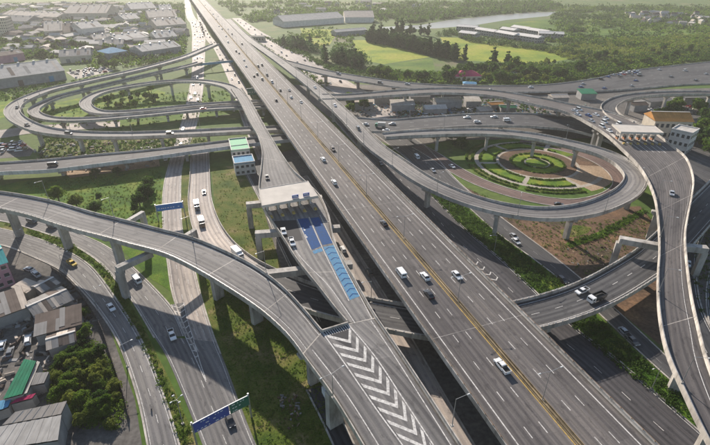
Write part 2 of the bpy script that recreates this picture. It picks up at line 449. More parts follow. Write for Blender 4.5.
# ------------------------------------------------------------------ roads
ROADS = {}
class Road:
    """A carriageway. L and R are its edges (n x 3, metres)."""
    def __init__(s, key, name, label, L, Rr, style, mat, cat='road', group=None, thick=2.2, wall='concrete'):
        tv = np.gradient((L + Rr)[:, :2] / 2, axis=0)
        if (((L - Rr)[:, 0] * -tv[:, 1]) + ((L - Rr)[:, 1] * tv[:, 0])).sum() < 0: L, Rr = Rr, L      # keep L on the left of travel
        s.key, s.L, s.R, s.style = key, L, Rr, style
        s.C = (L + Rr) / 2
        s.s = arclen(s.C)
        s.W = np.linalg.norm((L - Rr)[:, :2], axis=1)
        n = len(L)
        zz = np.array([0, 0, 1.0])
        lat = np.stack([-s.W / 2, s.s], 1), np.stack([s.W / 2, s.s], 1)
        if style == 'grade':
            cols = [L, Rr]; uvc = [lat[0], lat[1]]
            rows = np.stack(cols, 1)
            v, f = loft(rows)
            fm = [0] * len(f)
            uv = np.stack(uvc, 1).reshape(-1, 2)
            s.root = obj(name, v, f, [mat], uv=uv)
        else:
            def lp(t, dz): return L * (1 - t) + Rr * t - zz * dz
            if style == 'fill':
                gl, gr = L.copy(), Rr.copy(); gl[:, 2] = -0.3; gr[:, 2] = -0.3
                cols = [L, L, Rr, Rr, gr, gl]
                cols = [L.copy(), Rr.copy(), Rr.copy(), gr, gl, L.copy()]
                uvs = [lat[0], lat[1], lat[1], lat[1], lat[0], lat[0]]
            else:
                cols = [L, Rr, Rr, lp(1, .7), lp(.80, 1.0), lp(.72, thick), lp(.28, thick), lp(.20, 1.0), lp(0, .7), L]
                uvs = [lat[0], lat[1], lat[1]] + [lat[1]] * 3 + [lat[0]] * 4
            k = len(cols)
            rows = np.stack(cols, 1)
            v, f = loft(rows)
            f2, fm = [], []
            for q in f:
                j = q[0] % k
                if j == 1: continue
                f2.append(q); fm.append(0 if j == 0 else 1)
            f2 += [tuple(range(2, k)), tuple(range((n - 1) * k + 2, n * k))[::-1]]; fm += [1, 1]
            uv = np.stack(uvs, 1).reshape(-1, 2)
            s.root = obj(name, v, f2, [mat, wall], fm=fm, uv=uv)
        tag(s.root, label, cat, group, 'structure')
        ROADS[key] = s

    def lerp(s, t, dz=0.0, i0=0, i1=None):
        """line at lateral fraction t (0 = left edge)"""
        t = np.asarray(t)
        if t.ndim: t = t[:, None]
        p = s.L * (1 - t) + s.R * t
        p = p + np.array([0, 0, dz])
        return p[i0:i1]
    def off(s, d, dz=0.0):
        """line d metres from the left edge (negative: from the right edge)"""
        t = d / s.W if d >= 0 else 1 + d / s.W
        return s.lerp(t, dz)
    def idx(s, a):
        return int(np.argmin(np.abs(s.s - a)))
    def at(s, a, t=.5):
        L = np.array([np.interp(a, s.s, s.L[:, k]) for k in range(3)])
        Rr = np.array([np.interp(a, s.s, s.R[:, k]) for k in range(3)])
        return L * (1 - t) + Rr * t
    def tangent(s, a):
        p, q = s.at(max(0, a - 1.5)), s.at(min(s.s[-1], a + 1.5))
        d = q - p
        return d / (np.linalg.norm(d) + 1e-9)
    def nearest(s, u, v):
        """arc position and point on the deck seen at photograph point (u,v)"""
        z = s.C[0, 2]
        for _ in range(6):
            p = P(u, v, z)
            i = int(np.argmin(((s.C[:, :2] - p[:2]) ** 2).sum(1)))
            z = s.C[i, 2]
        return s.s[i], P(u, v, z)

    def parapet(s, sides='LR', h=0.95, w=0.42, mat='barrier', a0=None, a1=None, name='parapet'):
        for sd in sides:
            i0 = 0 if a0 is None else s.idx(a0); i1 = len(s.L) if a1 is None else s.idx(a1) + 1
            e = (s.L if sd == 'L' else s.R)[i0:i1]
            if len(e) < 2: continue
            n = normals(e) * (-1 if sd == 'L' else 1)          # towards the road
            z = np.array([0, 0, 1.0])
            rows = np.stack([e - n * .06 - z * .75, e - n * .06 + z * h, e + n * (w * .5) + z * h, e + n * (w * .62) + z * .35, e + n * w + z * .01, e + n * .02 - z * .4], 1)
            v, f = loft(rows, closed=True, caps=True)
            obj(name, v, f, mat, s.root)
        return s
    def gutter(s, w=.7):
        """grime collected along the foot of the parapets"""
        for d in (.45, -.45): s.line(d, w * .55, 'gutter', .008, name='gutter')
        return s
    def rail(s, sides='LR', h=.35, base=.95, every=2.4, mat='metal_grey', a0=0, a1=None, post=.09):
        """metal hand rail on short posts on top of the parapet"""
        a1 = a1 or s.s[-1]
        for sd in sides:
            t = .004 if sd == 'L' else .996
            pts = np.array([s.at(a, t) for a in np.arange(a0, a1, 4.0)])
            z = np.array([0, 0, base + h]); n = normals(pts) * .05
            v, f = loft(np.stack([pts - n + z, pts + n + z, pts + n + z - [0, 0, .09], pts - n + z - [0, 0, .09]], 1), closed=True)
            ro = obj('hand_rail', v, f, mat, s.root)
            mb = MB()
            for a in np.arange(a0, a1, every):
                p = s.at(a, t); mb.box(p[0] - post, p[0] + post, p[1] - post, p[1] + post, p[2] + base - .02, p[2] + base + h - .05)
            o = mb.put('rail_post', [mat], ro); o['kind'] = 'stuff'
        return s
    def kerb(s, sides='LR', h=.13, w=.35, mat='barrier'):
        for sd in sides:
            e = s.L if sd == 'L' else s.R
            n = normals(e) * (-1 if sd == 'L' else 1)
            z = np.array([0, 0, 1.0])
            rows = np.stack([e - n * .1 - z * .05, e - n * .1 + z * h, e + n * w + z * h, e + n * w - z * .05], 1)
            v, f = loft(rows, closed=True, caps=True)
            obj('kerb', v, f, mat, s.root)
        return s
    def line(s, d, w=.24, mat='white_paint', dz=.02, a0=None, a1=None, name='edge_line'):
        a, b = s.off(d, dz), s.off(d + (w if d >= 0 else -w), dz)
        i0 = 0 if a0 is None else s.idx(a0); i1 = len(a) if a1 is None else s.idx(a1) + 1
        if i1 - i0 < 2: return s
        v, f = loft(np.stack([a, b], 1)[i0:i1])
        o = obj(name, v, f, mat, s.root)
        return s
    def dashes(s, t, on=3.0, period=11.0, w=.2, mat='white_paint', dz=.022, a0=0, a1=None):
        mb = MB()
        a = a0
        a1 = a1 or s.s[-1]
        while a + on < a1:
            W = np.interp(a, s.s, s.W)
            h = w / 2 / W
            q = [s.at(a, t - h), s.at(a, t + h), s.at(a + on, t + h), s.at(a + on, t - h)]
            for k in q: k[2] += dz
            mb.add(q, [(0, 1, 2, 3)])
            a += period
        if mb.v: mb.put('lane_marking', [mat], s.root)
        return s
    def joints(s, every, first=10, w=.35, mat='barrier', a1=None):
        a = first
        while a < (a1 or s.s[-1]) - 1:
            q = [s.at(a, .02), s.at(a, .98), s.at(a + w, .98), s.at(a + w, .02)]
            for k in q: k[2] += .012
            obj('expansion_joint', q, [(0, 1, 2, 3)], mat, s.root)
            a += every
        return s
    def pier(s, a, t=.5, wid=None, dep=1.6, cap=None, style='tee'):
        """column under the deck, with a crosshead"""
        c = s.at(a, t); d = s.tangent(a); W = np.interp(a, s.s, s.W)
        top = s.at(a)[2] - 2.15
        wid = wid or W * .20
        cap = cap or W * .62
        if top < 1.0: return
        mb = MB()
        mb.box(-wid / 2, wid / 2, -dep / 2, dep / 2, -.4, top - 1.7, 0)
        y = dep / 2 + .15
        v = [(-wid / 2, -y, top - 1.75), (wid / 2, -y, top - 1.75), (wid / 2, y, top - 1.75), (-wid / 2, y, top - 1.75),
             (-cap / 2, -y, top - .75), (cap / 2, -y, top - .75), (cap / 2, y, top - .75), (-cap / 2, y, top - .75),
             (-cap / 2, -y, top + .1), (cap / 2, -y, top + .1), (cap / 2, y, top + .1), (-cap / 2, y, top + .1)]
        f = [(3, 2, 1, 0), (8, 9, 10, 11)]
        for b in (0, 4):
            for i in range(4): f.append((b + i, b + (i + 1) % 4, b + 4 + (i + 1) % 4, b + 4 + i))
        mb.add(v, f)
        mb.put('pier', ['concrete'], s.root, loc=(c[0], c[1], 0), rz=math.atan2(d[1], d[0]) - math.pi / 2)
    def piers(s, every, first, last=None, **kw):
        a = first
        while a < (last or s.s[-1]):
            s.pier(a, **kw); a += every
        return s

def center_road(key, name, label, pts, style, mat, step=4.0, ext=None, **kw):
    """pts: (u, v, z, width) picks of the centre line, in order"""
    rows = [np.append(P(u, v, z), w) for u, v, z, w in pts]
    c = spline(rows, step)
    p, w = c[:, :3], c[:, 3:4]
    n = normals(p)
    return Road(key, name, label, p + n * w / 2, p - n * w / 2, style, mat, **kw)

def edge_road(key, name, label, pts, style, mat, step=4.0, **kw):
    """pts: (uL, vL, uR, vR, z) picks of both edges"""
    rows = [np.concatenate([(P(a, b, z) + P(c, d, z)) / 2, P(a, b, z), P(c, d, z)]) for a, b, c, d, z in pts]
    c = spline(rows, step)
    return Road(key, name, label, c[:, 3:6], c[:, 6:9], style, mat, **kw)

def patch(name, label, px, mat, z=.02, kind='structure', cat=None, parent=None):
    v = [P(u, w, z) for u, w in px]
    o = obj(name, v, [tuple(range(len(v)))], mat, parent)
    if parent is None: tag(o, label, cat, None, kind)
    return o
# ------------------------------------------------------------------ the setting
G = 5200.0
obj_ground = obj('ground', [(-G, -600, 0), (G, -600, 0), (G, 7000, 0), (-G, 7000, 0)], [(0, 1, 2, 3)], 'earth')
tag(obj_ground, 'flat green and brown plain reaching to the hazy distance', 'ground', kind='structure')

patch('grass', 'green lawn with trees between the left slip road and the curved ramp', [(-40, 196), (20, 181), (165, 166), (166, 258), (140, 250), (80, 236), (-40, 215)], 'grass', .02, cat='grass')
patch('grass', 'dry grass verge along the right side of the curving slip road', [(211, 166), (240, 166), (262, 205), (282, 270), (262, 276), (236, 252), (216, 220)], 'dry_grass', .025, cat='grass')
patch('grass', 'narrow grass wedge between the two sunlit carriageways', [(181, 168), (190, 168), (194, 215), (205, 245), (182, 245)], 'dry_grass', .03, cat='grass')
patch('grass', 'shaded dry grass below the curved ramp', [(196, 262), (300, 330), (345, 400), (330, 460), (256, 460), (224, 366), (204, 300)], 'dry_grass', .02, cat='grass')
patch('grass', 'grass strip between the two lower left roads', [(-20, 216), (66, 238), (110, 268), (140, 320), (170, 380), (205, 460), (178, 460), (146, 350), (118, 298), (92, 262), (40, 236), (-20, 226)], 'dry_grass', .025, cat='grass')
patch('grass', 'grass wedge beside the merging left carriageways', [(112, 240), (166, 255), (172, 292), (150, 278)], 'grass', .03, cat='grass')
patch('hedge_bed', 'dark green planted median between the two frontage carriageways', [(416, 178), (458, 200), (494, 231), (538, 263), (580, 298), (640, 355), (720, 425), (720, 455), (640, 400), (545, 302), (506, 264), (466, 230), (428, 192)], 'grass', .035, cat='verge')
patch('soil', 'bare brown soil beside the frontage road', [(458, 183), (500, 205), (560, 212), (640, 206), (665, 235), (668, 330), (660, 345), (600, 296), (556, 258), (500, 216)], 'soil', .02, cat='soil')
patch('grass', 'hedge strip in front of the loop ramp', [(566, 243), (584, 238), (600, 231), (622, 221), (642, 209), (647, 212), (628, 224), (604, 237), (586, 243), (570, 248)], 'grass', .03, cat='grass')
patch('grass', 'thin grass under the loop ramp', [(560, 230), (576, 225), (592, 227), (588, 233), (574, 237), (562, 236)], 'dry_grass', .03, cat='grass')
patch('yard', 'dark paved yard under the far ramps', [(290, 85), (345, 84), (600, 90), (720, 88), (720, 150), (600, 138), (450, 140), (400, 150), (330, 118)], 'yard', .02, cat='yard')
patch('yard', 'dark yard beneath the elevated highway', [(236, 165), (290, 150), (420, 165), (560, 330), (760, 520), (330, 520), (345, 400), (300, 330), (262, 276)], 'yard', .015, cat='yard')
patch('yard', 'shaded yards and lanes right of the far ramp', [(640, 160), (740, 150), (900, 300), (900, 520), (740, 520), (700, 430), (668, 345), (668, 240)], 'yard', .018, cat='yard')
patch('yard', 'cluttered yards of the lower left settlement', [(-60, 236), (30, 246), (66, 268), (106, 318), (135, 400), (146, 470), (-80, 520)], 'yard', .018, cat='yard')
patch('grass', 'green oval lawn inside the small inner loop', [(92, 101), (104, 95), (125, 91), (150, 88), (166, 92), (160, 102), (140, 110), (108, 112), (96, 108)], 'lawn', .03, cat='grass')
patch('grass', 'sunny grass inside the big left loop', [(20, 118), (40, 106), (84, 97), (84, 108), (100, 117), (40, 122)], 'lawn', .025, cat='grass')
patch('grass', 'grass outside the bend of the left loop', [(-20, 92), (24, 95), (10, 104), (6, 118), (-20, 126)], 'lawn', .025, cat='grass')
patch('grass', 'scrubby ground between the loop and the left slip road', [(40, 136), (200, 138), (235, 148), (100, 158), (40, 160)], 'dry_grass', .025, cat='grass')
patch('grass', 'grass and scrub between the far loops and the straight road', [(110, 96), (240, 90), (244, 112), (120, 130), (40, 128)], 'grass', .015, cat='grass')
patch('grass', 'green bank beside the far frontage road', [(262, 34), (275, 42), (330, 82), (322, 88), (280, 62), (258, 45)], 'field_green', .03, cat='grass')
patch('pale_yard', 'pale dusty lots lying along the left slip road', [(58, 166), (158, 155), (160, 166), (70, 178)], 'pale_soil', .03, cat='yard')
patch('field', 'yellow green paddy field behind the tree belt', [(352, 40), (374, 40), (430, 57), (384, 64), (360, 60)], 'field_yellow', .02, cat='field')
patch('field', 'brighter green paddy field in front of the yellow one', [(384, 64.6), (432, 58), (436, 74), (380, 74)], 'field_green', .02, cat='field')
patch('field', 'yellow green field before the white row houses', [(440, 37), (470, 38), (545, 50), (575, 58), (540, 64), (452, 60)], 'field_yellow', .02, cat='field')
patch('field', 'wide grassy plain at the upper right', [(556, 18), (700, 20), (720, 50), (600, 56), (560, 44), (500, 24)], 'field_green', .018, cat='field')
patch('field', 'green field between poplar rows', [(300, 28), (340, 30), (330, 44), (316, 50), (305, 40)], 'field_yellow', .02, cat='field')
patch('river', 'pale river bending through the far plain', [(380, 27), (420, 25), (448, 20), (492, 15.5), (530, 12), (556, 12), (548, 16), (506, 20), (476, 25), (440, 28), (400, 30), (380, 30)], 'water', .04, cat='river')

# ---- main elevated highway: straight, 3 lanes each way
ZM = 14.0
la, lb = P(323, 178, ZM), P(518, 445, ZM)
ra, rb = P(379, 178, ZM), P(641, 445, ZM)
ca = (la + ra) / 2
mdir = (lb - la); mdir /= np.linalg.norm(mdir)           # towards the camera
mdir2 = (rb - ra); mdir2 /= np.linalg.norm(mdir2)
mdir = mdir + mdir2; mdir /= np.linalg.norm(mdir)
mnl = np.array([-mdir[1], mdir[0], 0])                    # left of travel towards camera = right in the picture
start, end = ca - mdir * 3200, ca + mdir * 260
ns = 440
ts = np.linspace(0, 1, ns)[:, None]
cpath = start * (1 - ts) + end * ts
HALF = 15.0
main = Road('main', 'elevated_highway', 'wide straight six lane elevated highway with yellow median', cpath + mnl * HALF, cpath - mnl * HALF, 'deck', 'deck_old', cat='highway', thick=2.4)
main.parapet('LR', h=.85, w=.5)
main.line(2.7, .28).line(-2.7, .28)
main.line(14.05, .26, 'yellow_paint').line(-14.05, .26, 'yellow_paint')
A_NEAR = main.s[-1] - 900
for t in (2.7 + 4.0, 2.7 + 7.9):
    main.dashes(t / 30, 3.0, 10.2, .2, a0=A_NEAR)
    main.dashes(1 - t / 30, 3.0, 10.2, .2, a0=A_NEAR + 3)
# median barrier: two rails of weathered guard rail on a low kerb
mlen = main.s[-1]
for nm, d0, d1, h0, mt in (('median_kerb', 14.45, 15.55, .22, 'rusty_barrier'),):
    a, b = main.off(d0, 0.01), main.off(d1, 0.01)
    z = np.array([0, 0, h0])
    v, f = loft(np.stack([a, a + z, b + z, b], 1)); obj(nm, v, f, mt, main.root)
for d in (14.55, 15.33):
    a, b = main.off(d, .45), main.off(d + .12, .45)
    z = np.array([0, 0, .38])
    v, f = loft(np.stack([a, a + z, b + z, b], 1), closed=True); obj('guard_rail', v, f, 'rusty_barrier', main.root)
main.joints(78, main.s[-1] - 855, .2, 'concrete_dark'); main.gutter(); main.rail('LR', .35, .85, 3.0, 'rusty_metal', main.s[-1] - 520)
main.piers(36, main.s[-1] - 900 + 14, main.s[-1] - 5, wid=9, dep=2.2, cap=19)

# ---- curved ramp from the left (C), then toll ramp (B), then the deck they merge into
C = center_road('curve', 'elevated_ramp', 'curved concrete flyover sweeping in from the left edge', [(-75, 194, 16, 12.5), (-35, 197, 16, 12.5), (0, 201, 16, 12.5), (40, 209, 16, 12.5), (80, 221, 15.8, 12.5), (120, 231, 15.5, 12.5), (142, 237, 15.4, 12.5), (182, 248, 15.2, 12.5), (228, 270, 15, 13), (266, 295, 14.8, 13), (293, 320, 14.6, 13.2), (312, 343, 14.5, 13.6)], 'deck', 'deck_pale', cat='ramp')
eL, eR = P(322, 332, 14.5), P(302, 355, 14.5)              # the ramp ends on the gore line of the merged deck
k_ = np.clip((C.s - (C.s[-1] - 42)) / 42, 0, 1)[:, None]; k_ = k_ * k_ * (3 - 2 * k_)
me_ = C.root.data; co_ = np.empty(len(me_.vertices) * 3); me_.vertices.foreach_get('co', co_); co_ = co_.reshape(len(C.L), -1, 3)
oL, oR = C.L.copy(), C.R.copy()
C.L = C.L + (eL - C.L[-1]) * k_; C.R = C.R + (eR - C.R[-1]) * k_
ax_ = (oR - oL); tt_ = ((co_ - oL[:, None]) * ax_[:, None])[:, :, :2].sum(2) / (ax_[:, :2] ** 2).sum(1)[:, None]
co_ = co_ + (C.L - oL)[:, None] * (1 - tt_[:, :, None]) + (C.R - oR)[:, None] * tt_[:, :, None]
me_.vertices.foreach_set('co', co_.ravel()); me_.update()
C.C = (C.L + C.R) / 2; C.W = np.linalg.norm((C.L - C.R)[:, :2], axis=1)
C.parapet('L', h=1.0)
C.parapet('R', h=1.0)
C.line(1.3, .2).line(-2.1, .2)
C.joints(27, 14, .3); C.gutter(); C.rail('R', .3, 1.0)

B = edge_road('toll', 'elevated_ramp', 'pale toll ramp widening into the near toll plaza', [(231, 89, 242, 88, 14), (240, 103, 252, 104, 14), (250, 123, 263, 124, 14), (258, 137, 273, 141, 14.2), (262, 152, 283, 157, 14.3), (261, 170, 293, 171, 14.4), (259, 188, 305, 182, 14.5), (262, 206, 320, 197, 14.5), (272, 222, 329, 217, 14.5), (284, 240, 334, 240, 14.5), (298, 262, 344, 262, 14.5), (318, 287, 356, 283, 14.5), (335, 309, 367, 303, 14.5), (347, 323, 376, 318, 14.5)], 'deck', 'deck_pale', cat='ramp', step=3.0)
B.parapet('LR', h=.95)
B.joints(34, 20, .3); B.gutter()

mc = {'L': [(302, 355), (332, 396), (362, 445), (392, 498), (416, 545)], 'CL': [(322, 332), (345, 364), (374, 406), (404, 447), (440, 498), (470, 545)],
      'CR': [(348, 324), (374, 355), (402, 397), (432, 443), (466, 496), (498, 545)], 'R': [(376, 318), (400, 353), (429, 397), (460, 445), (495, 500), (524, 545)]}
gc = {}
for k_, pp in mc.items():
    q = spline([P(u, v, 14.5) for u, v in pp], 2.0)
    ii = np.linspace(0, len(q) - 1, 40)
    gc[k_] = np.stack([np.interp(ii, np.arange(len(q)), q[:, j]) for j in range(3)], 1)
# columns stretched so each row runs straight across
rows = np.stack([gc['L'], gc['CL'], gc['CR'], gc['R']], 1)
v_, f_ = loft(rows)
wd = np.concatenate([np.zeros((40, 1)), np.cumsum(np.linalg.norm(np.diff(rows, axis=1), axis=2), 1)], 1)
al = np.repeat(arclen(gc['R'])[:, None], 4, 1)
merged_root = obj('elevated_ramp', v_, f_, ['deck_pale'], uv=np.stack([wd, al], 2).reshape(-1, 2))
tag(merged_root, 'merged ramp deck with white chevron markings at the bottom of the view', 'ramp', kind='structure')
class _M(Road):
    def __init__(s, L, Rr, root):
        s.L, s.R, s.root, s.key = L, Rr, root, 'merged'
        s.C = (L + Rr) / 2; s.s = arclen(s.C); s.W = np.linalg.norm((L - Rr)[:, :2], axis=1)
        ROADS[s.key] = s
Mg = _M(gc['R'], gc['L'], merged_root)
Mg.parapet('LR', h=.95)
zz = np.array([0, 0, 1.0])
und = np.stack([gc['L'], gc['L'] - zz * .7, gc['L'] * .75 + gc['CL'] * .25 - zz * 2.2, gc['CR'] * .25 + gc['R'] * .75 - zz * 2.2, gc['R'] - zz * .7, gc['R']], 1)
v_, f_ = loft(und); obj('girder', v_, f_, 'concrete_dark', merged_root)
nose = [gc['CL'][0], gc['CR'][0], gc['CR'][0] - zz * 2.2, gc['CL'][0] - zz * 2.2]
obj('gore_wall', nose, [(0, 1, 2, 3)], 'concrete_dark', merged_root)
def ribbon(parent, name, a, b, w, mat, z=.02):
    a, b = np.asarray(a, float), np.asarray(b, float)
    t = b - a; t /= np.linalg.norm(t); n = np.array([-t[1], t[0], 0]) * w / 2
    dz = np.array([0, 0, z])
    return obj(name, [a - n + dz, b - n + dz, b + n + dz, a + n + dz], [(0, 1, 2, 3)], mat, parent)
def polyline(parent, name, pts, w, mat, z=.02):
    pts = np.asarray(pts, float); n = normals(pts) * w / 2; dz = np.array([0, 0, z])
    v, f = loft(np.stack([pts + n + dz, pts - n + dz], 1))
    return obj(name, v, f, mat, parent)
polyline(merged_root, 'edge_line', gc['CL'], .3, 'white_paint')
polyline(merged_root, 'edge_line', gc['CR'], .3, 'white_paint')
Mg.gutter(); Mg.line(1.7, .24); Mg.line(-3.0, .24)
polyline(merged_root, 'gore_joint', [gc['L'][0] * .96 + gc['CL'][0] * .04, gc['CL'][0]], .3, 'barrier', .025)
polyline(merged_root, 'gore_joint', [gc['CR'][0], gc['R'][0] * .96 + gc['CR'][0] * .04], .3, 'barrier', .025)
# chevrons pointing away from the camera ("V" opening up), each its own piece
def chev(k, w, z):
    k = float(k)
    ip = lambda nm, x: np.array([np.interp(x, np.arange(40), gc[nm][:, j]) for j in range(3)])
    l0, r0 = ip('CL', k), ip('CR', k)
    t = ip('CL', min(39, k + .5)) - ip('CL', max(0, k - .5)); t /= np.linalg.norm(t)
    tip = (l0 + r0) / 2 + t * 4.6
    l, r = l0 * .93 + r0 * .07, l0 * .07 + r0 * .93
    tip = l0 * .38 + r0 * .62 + t * 4.4
    d = np.array([0, 0, z]); tt = t * w
    obj('chevron', [l + d, tip + d, tip + tt + d, l + tt + d], [(0, 1, 2, 3)], 'white_paint', merged_root)
    obj('chevron', [tip + d, r + d, r + tt + d, tip + tt + d], [(0, 1, 2, 3)], 'white_paint', merged_root)
for k_ in np.arange(.9, 38, 2.45): chev(k_, 1.4, .024)
# hatched crash cushion on the gore nose
a_, b_2 = gc['CL'][0], gc['CR'][0]
tip_ = (gc['CL'][6] + gc['CR'][6]) / 2
obj('gore_hatching', [a_ + zz * .014, b_2 + zz * .014, tip_ + zz * .014], [(0, 1, 2)], 'asphalt_black', merged_root)
for i in range(12):
    f0, f1 = (i + .1) / 12, (i + .5) / 12
    p, q = a_ + (b_2 - a_) * f0, a_ + (b_2 - a_) * f1
    d_ = (tip_ - (a_ + b_2) / 2) * .22
    obj('hatch_bar', [p + zz * .03, q + zz * .03, q + d_ + zz * .03, p + d_ + zz * .03], [(0, 1, 2, 3)], 'white_paint', merged_root)
mb = MB(); mb.beam(a_ + zz * .8, b_2 + zz * .8, .4, .8); mb.put('gore_barrier', ['barrier'], merged_root)

# ---- piers of the curved ramp, placed where the photo shows their feet
for u, v in [(26, 231), (69, 247), (104, 274), (212, 298), (251, 326), (301, 393)]:
    g = P(u, v, 0)
    i = int(np.argmin(((C.C[:, :2] - g[:2]) ** 2).sum(1)))
    C.pier(C.s[i], .5, wid=3.6 if u > 200 else 3.0, dep=1.7, cap=8.5)
for k in (10, 26):
    i = k; c = gc['L'][i] * .72 + gc['CL'][i] * .28
    mb = MB(); mb.box(-2, 2, -1, 1, -.4, 12.4); mb.put('pier', ['concrete'], merged_root, loc=(c[0], c[1], 0), rz=.6)
    c = gc['CR'][i] * .6 + gc['R'][i] * .4
    mb = MB(); mb.box(-2, 2, -1, 1, -.4, 12.4); mb.put('pier', ['concrete'], merged_root, loc=(c[0], c[1], 0), rz=.6)
def portal(root, beam_a, beam_b, z, legs, w=2.0, h=2.0, lw=1.8):
    """straddle bent: cross beam top at z with legs to the ground"""
    a, b = P(*beam_a, z), P(*beam_b, z)
    mb = MB(); mb.beam(a, b, w, h); mb.put('crossbeam', ['concrete'], root)
    t = b - a
    for k in legs:
        c = a + t * k
        mb = MB(); mb.box(-lw / 2, lw / 2, -lw / 2, lw / 2, -.4, z - h + .02)
        mb.put('pier', ['concrete'], root, loc=(c[0], c[1], 0), rz=math.atan2(t[1], t[0]))
portal(C.root, (116, 267), (151, 251), 12.9, (.04,), 2.2, 2.0, 2.2)
portal(C.root, (112, 229), (143, 211), 12.9, (.95,), 1.8, 1.8, 1.8)
portal(C.root, (172, 243), (195, 229), 12.9, (.93,), 1.8, 1.8, 1.8)

# ---- straddle bents of the toll ramp
for a, b in [((246, 203), (322, 196)), ((255, 232), (340, 226)), ((265, 272), (352, 262))]:
    portal(B.root, a, b, 12.2, (.03, .62), 2.6, 2.2, 2.2)
B.piers(30, 12, 78, wid=3.0)

# ---- crossing bridge F with its slip road G2
F = center_road('cross', 'crossing_bridge', 'two lane curved bridge passing under the elevated highway', [(200, 150, .1, 10.5), (200, 178, .1, 10.5), (200, 200, .6, 11), (205, 222, 2.0, 11.5), (216, 243, 4.0, 12), (236, 263, 5.6, 12.5), (268, 281, 6.6, 12.5), (320, 301, 7, 12.5), (398, 318.5, 7, 13), (462, 326, 7, 13), (530, 315, 7, 13), (590, 296, 7, 13), (640, 268, 7, 13), (664, 249, 7, 13), (700, 212, 7, 13), (740, 170, 7, 13)], 'deck', 'asphalt', cat='bridge', thick=1.6)
F.parapet('LR', h=.95)
sF0 = F.nearest(268, 281)[0]; sF1 = F.nearest(530, 315)[0]
F.line(1.4, .2).line(-1.4, .2); F.gutter(); F.rail('LR', .3, .95, 2.4, 'pale_barrier', sF0, post=.16)
F.dashes(.5, 3, 9, .2, a0=sF0)
F.piers(30, sF0 + 6, wid=5, dep=1.4, cap=9)
# sunlit concrete part of the slip road gets its own paler surfacing
i1 = F.idx(F.nearest(250, 272)[0])
v_, f_ = loft(np.stack([F.off(.5, .012)[:i1], F.off(-.5, .012)[:i1]], 1))
uv_ = np.stack([np.stack([np.zeros(i1), F.s[:i1]], 1), np.stack([F.W[:i1], F.s[:i1]], 1)], 1).reshape(-1, 2)
obj('concrete_surfacing', v_, f_, ['concrete_road'], F.root, uv=uv_)

# ---- loop ramp K + D
K = center_road('loop', 'elevated_ramp', 'long flyover leaving the highway and circling round the garden', [(228, 19, 14, 9), (246, 37, 13.5, 9.5), (281, 62, 13, 10), (316, 89, 12.6, 10), (346, 117, 12.4, 10), (372, 144, 12.2, 10), (393, 160, 12.2, 10), (426, 182, 12.3, 10), (468, 200, 12.4, 10), (512, 211, 12.5, 10), (552, 214, 12.5, 10), (590, 209, 12.5, 10), (622, 196, 12.5, 10), (635, 183, 12.4, 10), (633, 173, 12.3, 10), (619, 161, 12.2, 10), (596, 151, 12.1, 10), (560, 142, 12, 10), (530, 136, 11.8, 10), (490, 132.5, 11.5, 10), (450, 132.5, 11.2, 10), (410, 134, 11, 9.5), (384, 136, 11, 8)], 'deck', 'deck_pale', cat='ramp', step=3.0)
K.parapet('LR', h=1.0)
K.line(1.1, .18).line(-1.1, .18); K.gutter(.5)
for u, v in [(493, 241), (573, 242), (640, 212), (434, 150), (482, 147), (533, 152), (580, 163), (430, 205), (360, 150), (330, 122), (303, 98)]:
    g = P(u, v, 0)
    i = int(np.argmin(((K.C[:, :2] - g[:2]) ** 2).sum(1)))
    K.pier(K.s[i], wid=2.2, dep=1.6, cap=6.5)

# ---- L: broad elevated road merging onto K
Lr = edge_road('broad', 'elevated_road', 'broad elevated road joining the loop ramp from the right', [(356, 118, 372, 132, 10.5), (390, 120, 392, 132, 10.5), (430, 117, 430, 129, 10), (480, 114, 480, 126.5, 9.5), (530, 114, 530, 127, 8), (575, 118, 572, 131, 6), (620, 126, 606, 141, 4), (670, 140, 640, 160, 2), (740, 165, 690, 195, .6)], 'deck', 'asphalt', cat='road')
Lr.parapet('LR', h=.85)
Lr.dashes(.33, 3, 10, .2).dashes(.66, 3, 10, .2)
Lr.piers(32, 30, Lr.s[-1] * .5, wid=6)

# ---- N + E: far arc, second toll plaza, ramp down the right side
N = edge_road('arc', 'elevated_ramp', 'high arc ramp running to the far toll plaza', [(322, 95, 318, 100, 12), (350, 94.5, 350, 99, 12), (400, 90.5, 400, 95.5, 12), (446, 88.5, 446, 93.5, 12.4), (494, 91, 492, 96.5, 12.8), (538, 98, 534, 105, 13.2), (575, 105.5, 566, 113, 13.6), (606, 112, 588, 124, 14), (634, 122, 606, 135.5, 14.3), (655, 134, 623, 151, 14.6), (672, 147, 637, 165, 14.8), (686, 159, 647, 180, 15), (693, 178, 654, 197, 15), (692, 196, 657, 213, 15), (688, 216, 658.5, 230, 15), (685, 238, 659, 252, 15), (687, 267, 657.5, 276, 15), (691, 297, 658, 306, 15), (697, 325, 662, 335, 15), (705, 357, 669, 360, 15), (718, 392, 684, 394, 15), (736, 430, 702, 432, 15), (768, 490, 734, 492, 15), (800, 545, 765, 548, 15)], 'deck', 'deck_old', cat='ramp', step=3.0)
N.parapet('LR', h=1.05)
N.gutter(); N.line(2.6, .22, a0=N.nearest(670, 190)[0]); N.line(-.9, .16)
N.joints(42, N.nearest(655, 165)[0], .3)
portal(N.root, (620, 237), (664, 245), 12.6, (.02,), 2.6, 2.2, 2.0)
portal(N.root, (678, 244), (708, 247), 12.6, (.95,), 2.6, 2.2, 2.0)
for u, v, t in [(659, 382, .3), (605, 153, .9), (586, 149, .9), (642, 236, .9), (540, 130, .5), (500, 117, .5), (446, 114, .5), (410, 113, .5), (672, 448, .25)]:
    g = P(u, v, 0)
    i = int(np.argmin(((N.lerp(t)[:, :2] - g[:2]) ** 2).sum(1)))
    N.pier(N.s[i], t, wid=2.6, dep=1.6, cap=5)
